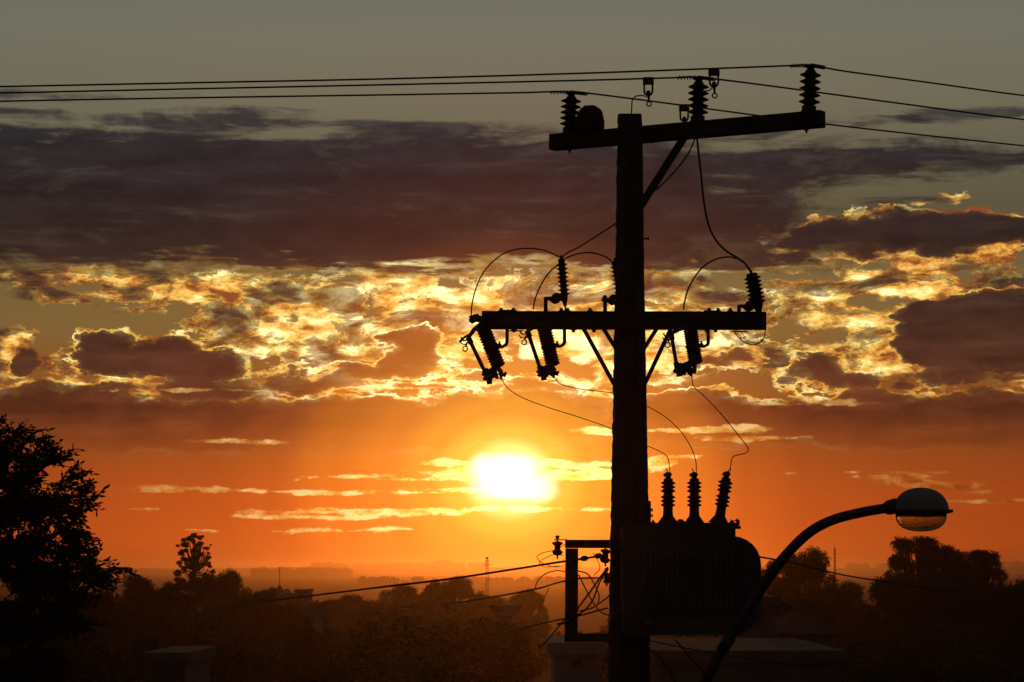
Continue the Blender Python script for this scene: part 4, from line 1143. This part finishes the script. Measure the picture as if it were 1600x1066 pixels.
# ------------------------------------------------------------------ the near feathery tree on the left
def near_tree():
    Y = 24.0; s = Y / F; rng = np.random.default_rng(77); rr = random.Random(77)
    base = V((P(-110, 890, Y).x, Y, 0)); root = thing('feathery_tree', base, 'near feathery tree with narrow leaves filling the left edge', 'tree')
    b = MB()
    c = lambda px, py, dy=0: P(px, py, Y + dy)
    trunk = [base - V((0, 0, .3)), c(-110, 1300), c(-95, 1100), c(-60, 950), c(-30, 820), c(0, 720), c(15, 680)]
    b.tube(catmull(trunk, 4), [.22 - .2 * i / 24 for i in range(25)], 9)
    for pts in ([(-95, 1100), (-20, 1000), (60, 930), (130, 895), (165, 880)], [(-60, 950), (10, 880), (80, 840), (125, 805)], [(-30, 820), (30, 760), (80, 720), (100, 730)],
                [(-60, 950), (-10, 900), (60, 890), (120, 860), (140, 850)], [(-30, 820), (0, 740), (40, 690), (60, 672)], [(-95, 1100), (0, 1040), (70, 1000), (110, 960)], [(-30, 820), (50, 790), (100, 780), (130, 772)]):
        q_ = catmull([c(x, y, rr.uniform(-.5, .5)) for (x, y) in pts], 4); b.tube(q_, [.05 - .042 * i / (len(q_) - 1) for i in range(len(q_))], 6)
    b.build('trunk', M_BARK, root)
    # sprays: (px, py, rx, ry, count)
    E = [(-20, 740, 60, 70, 170), (18, 690, 26, 24, 60), (32, 672, 16, 9, 16), (50, 730, 38, 28, 80), (66, 714, 22, 13, 34), (100, 745, 18, 14, 26), (88, 778, 34, 22, 70), (122, 768, 16, 14, 24), (110, 812, 20, 20, 36), (70, 820, 45, 40, 110), (122, 842, 16, 12, 22),
         (20, 820, 70, 70, 220), (60, 880, 60, 36, 130), (120, 870, 30, 16, 36), (150, 885, 22, 11, 28), (100, 905, 40, 22, 60), (140, 905, 14, 8, 14), (20, 930, 80, 50, 200), (80, 945, 45, 30, 80), (-40, 860, 60, 90, 180),
         (30, 1000, 90, 50, 200), (0, 1060, 110, 50, 160), (115, 950, 24, 16, 26), (82, 700, 6, 8, 6), (110, 706, 3, 5, 3)]
    cen, dirs = [], []; tb = MB()
    for (px, py, ax, ay, n) in [(a_, b_ + (14 if b_ < 860 else 4), c_, d_, e_) for (a_, b_, c_, d_, e_) in E]:
        hubs = [(rr.uniform(0, 6.28), rr.random() ** .5) for _ in range(max(2, n // 9))]
        for _ in range(int(n * (1.25 if ax > 50 else .8))):
            a, q_ = hubs[rr.randrange(len(hubs))]
            x, y = px + ax * q_ * math.cos(a) + rr.gauss(0, 8), py + ay * q_ * math.sin(a) + rr.gauss(0, 7)
            p = c(x, y, rr.uniform(-1.3, 1.3) if ax > 25 else rr.uniform(-.3, .3))
            out = V((math.cos(a) + .8, rr.uniform(-.9, .9), -math.sin(a) * .7 + rr.uniform(-.3, .5))).normalized()
            L = rr.uniform(.10, .22); e = p + out * L + V((0, 0, -L * .15))
            tb.tube([p - out * .05, p.lerp(e, .5) + V((0, 0, .01)), e], [.004, .003, .0015], 3, False)
            for k in range(11):
                t = k / 10; pp_ = p.lerp(e, t)
                ld = (out * .9 + V((rr.uniform(-1, 1), rr.uniform(-1, 1), rr.uniform(-.9, .5)))).normalized()
                ll = rr.uniform(.035, .085); cen.append(pp_ + ld * ll / 2); dirs.append(ld * ll)
    tb.build('twigs', M_BARK, root, fix=False)
    cen = np.array([tuple(v) for v in cen]); dv = np.array([tuple(v) for v in dirs]); l = np.linalg.norm(dv, axis=1)[:, None]; t = dv / l
    u = np.cross(t, rng.normal(size=t.shape)); u /= np.linalg.norm(u, axis=1)[:, None]
    w = .0095 * rng.uniform(.8, 1.5, size=l.shape)
    v4 = np.stack([cen - dv / 2, cen + u * w, cen + dv / 2, cen - u * w], axis=1).reshape(-1, 3)
    # a denser heart
    np_mesh('crown', v4, M_LEAF2, root, tuple(base))
near_tree()

# ------------------------------------------------------------------ masts
def mast(px, ytop, ybase, Y, w, label, kindm):
    A = P(px, ybase, Y); top = P(px, ytop, Y); gz = land_z(A.x, Y) - 1
    t = thing('lattice_mast', (A.x, Y, gz), label, 'mast')
    b = MB(); H = top.z - gz; k = w / F * Y / 2; rb = .012 * Y / 100 * 6
    n = int(H / (k * 4)) + 1
    th = k * .22
    cor = [(-1, -1), (1, -1), (1, 1), (-1, 1)]
    for (cx, cy) in cor: b.tube([V((A.x + cx * k * 1.5, Y + cy * k * 1.5, gz)), V((A.x + cx * k * .7, Y + cy * k * .7, top.z))], th, 4)
    for i in range(n):
        z0, z1 = gz + H * i / n, gz + H * (i + 1) / n
        r0, r1 = k * (1.5 - .8 * i / n), k * (1.5 - .8 * (i + 1) / n)
        for j in range(4):
            c0, c1 = cor[j], cor[(j + 1) % 4]
            b.tube([V((A.x + c0[0] * r0, Y + c0[1] * r0, z0)), V((A.x + c1[0] * r1, Y + c1[1] * r1, z1))], th * .7, 4, False)
            b.tube([V((A.x + c1[0] * r0, Y + c1[1] * r0, z0)), V((A.x + c0[0] * r1, Y + c0[1] * r1, z1))], th * .7, 4, False)
    b.build('tower', M_STEEL, t)
    if kindm == 'tank':
        s = Y / F
        MB().lathe([(6.2 * s, 0), (6.2 * s, .9 * s), (5.8 * s, .9 * s)], V((A.x, Y, P(px, 883, Y).z)), (0, 0, 1), 12).build('platform', M_STEEL, t)
        MB().lathe([(4.4 * s, 0), (4.4 * s, .8 * s)], V((A.x, Y, P(px, 877, Y).z)), (0, 0, 1), 12).build('platform', M_STEEL, t)
        MB().lathe([(.2 * s, -1.9 * s), (1.6 * s, -1.2 * s), (2.1 * s, 0), (1.6 * s, 1.2 * s), (.2 * s, 1.9 * s)], V((A.x, Y, P(px, 872, Y).z)), (0, 0, 1), 12).build('beacon', M_STEEL, t)
    else:
        s = Y / F
        MB().rod(V((A.x, Y, top.z)), V((A.x, Y, top.z + 5 * s)), .3 * s).build('antenna', M_STEEL, t)
    return t
mast(761, 873, 925, 300, 4.6, 'lattice mast with platforms and a round beacon in the hazy middle distance', 'tank')
mast(1304.5, 856, 900, 300, 3.2, 'thin lattice mast right of the lamp arm, above the far ridge', 'thin')
b = MB(); q_ = P(437, 886, 420); b.tube([V((q_.x, 420, land_z(q_.x, 420))), V((q_.x, 420, q_.z))], [.12, .05], 6)
tag(b.build('radio_mast', M_STEEL), 'hair thin radio mast above the far roofs left of centre', 'mast')

# ------------------------------------------------------------------ buildings
def gbox(b, x0, x1, y0, y1, z0, z1): b.box(((x0 + x1) / 2, (y0 + y1) / 2, (z0 + z1) / 2), (x1 - x0, y1 - y0, z1 - z0))


def house(px0, px1, ytop, Y, depth, label, roof='flat', wallm=None, wins=(), name='house', roofm=None, rise=1.4, over=.3):
    """wins: (px0, px1, py0, py1) openings on the side facing the eye"""
    x0, x1 = P(px0, 890, Y).x, P(px1, 890, Y).x; zt = P(px0, ytop, Y).z; g0 = land_z((x0 + x1) / 2, Y) - .4
    t = thing(name, ((x0 + x1) / 2, Y, g0), label, 'building', )
    wb = MB(); gbox(wb, x0, x1, Y, Y + depth, g0, zt); wb.build('wall', wallm or M_WALL, t)
    rb = MB()
    if roof == 'flat':
        gbox(rb, x0 - .12, x1 + .12, Y - .12, Y + depth + .12, zt + .003, zt + .22)
        rb.build('parapet', wallm or M_WALL, t)
    else:
        ym = Y + depth / 2
        v_ = [V((x0 - over, Y - over, zt)), V((x1 + over, Y - over, zt)), V((x1 + over, Y + depth + over, zt)), V((x0 - over, Y + depth + over, zt)), V((x0 - over + (0 if roof == 'gable' else 1.6), ym, zt + rise)), V((x1 + over - (0 if roof == 'gable' else 1.6), ym, zt + rise))]
        v_ = [p + V((0, 0, .004)) for p in v_]
        rb.add(v_, [(0, 1, 5, 4), (2, 3, 4, 5), (1, 2, 5), (3, 0, 4), (0, 3, 2, 1)]); rb.build('roof', roofm or M_ROOF, t)
    for (a, b_, c, d) in wins:
        wx0, wx1 = P(a, 890, Y).x, P(b_, 890, Y).x; wz1, wz0 = P(a, c, Y).z, P(a, d, Y).z; fw = .07
        fb = MB(); gbox(fb, wx0, wx1, Y - .05, Y + .02, wz1 - fw, wz1); gbox(fb, wx0, wx1, Y - .07, Y + .02, wz0 - fw, wz0)
        gbox(fb, wx0, wx0 + fw, Y - .05, Y + .02, wz0, wz1 - fw); gbox(fb, wx1 - fw, wx1, Y - .05, Y + .02, wz0, wz1 - fw); gbox(fb, (wx0 + wx1) / 2 - .03, (wx0 + wx1) / 2 + .03, Y - .04, Y + .02, wz0, wz1 - fw)
        wn = fb.build('window', M_STEEL, t); gb = MB(); gbox(gb, wx0 + fw, wx1 - fw, Y - .02, Y + .01, wz0, wz1 - fw); gb.build('pane', M_DARK, wn)
    return t


house(1154, 1211, 948, 62, 3.5, 'pale grey block like a stair tower behind the lamp arm at lower right', 'flat', M_WALL, [(1172, 1192, 958, 966)], 'tower_block')
house(1030, 1308, 1036, 50, 9, 'long low house with a pale flat parapet at the bottom right of the pole', 'flat', M_WALL)
house(866, 936, 1023, 52, 5, 'small pale house with a little dark window beside the foot of the pole', 'flat', M_WALL2, [(893, 910, 1029, 1037)])
house(236, 290, 1036, 60, 5, 'dim house with two dark windows in the lower left shrubs', 'flat', M_WALL, [(241, 252, 1043, 1054), (266, 282, 1043, 1054)])
house(432, 462, 931, 260, 8, 'far flat roofed shed on the left end of the roofs behind the treeline', 'flat', M_WALL, (), 'house')
house(462, 479, 925, 262, 8, 'far boxy house with a raised square top left of centre', 'flat', M_WALL, [(466, 474, 929, 932)])
house(1215, 1300, 990, 84, 7, 'low house with a dull tiled roof in the trees right of the lamp arm', 'hip', M_WALL, (), 'house', M_ROOF, 1.0)
house(778, 800, 962, 150, 7, 'tiny distant house with a low hipped roof left of the steel frame', 'hip', M_WALL2, (), 'house', M_ROOF, .5)
house(476, 492, 966, 140, 6, 'tiny distant house with a pale gable under the left end of the thick wire', 'gable', M_WALL2, (), 'house', M_ROOF, .5)

# ------------------------------------------------------------------ haze over the valley
hb = MB(); hx = 4500; zt, zb = 26.0, -30.0
gbox(hb, -hx, hx, -400, 9400, zb, zt)
haze = hb.build('haze', M_EARTH); haze.data.materials.clear()
hm = bpy.data.materials.new('dusk haze'); hm.use_nodes = True; t_ = hm.node_tree; t_.nodes.clear()
vol = t_.nodes.new('ShaderNodeVolumePrincipled'); vol.inputs['Color'].default_value = (.9, .70, .52, 1); vol.inputs['Density'].default_value = HAZE = .00017
vol.inputs['Anisotropy'].default_value = .925
mo = t_.nodes.new('ShaderNodeOutputMaterial'); t_.links.new(vol.outputs[0], mo.inputs['Volume'])
haze.data.materials.append(hm); kind(haze, 'stuff')
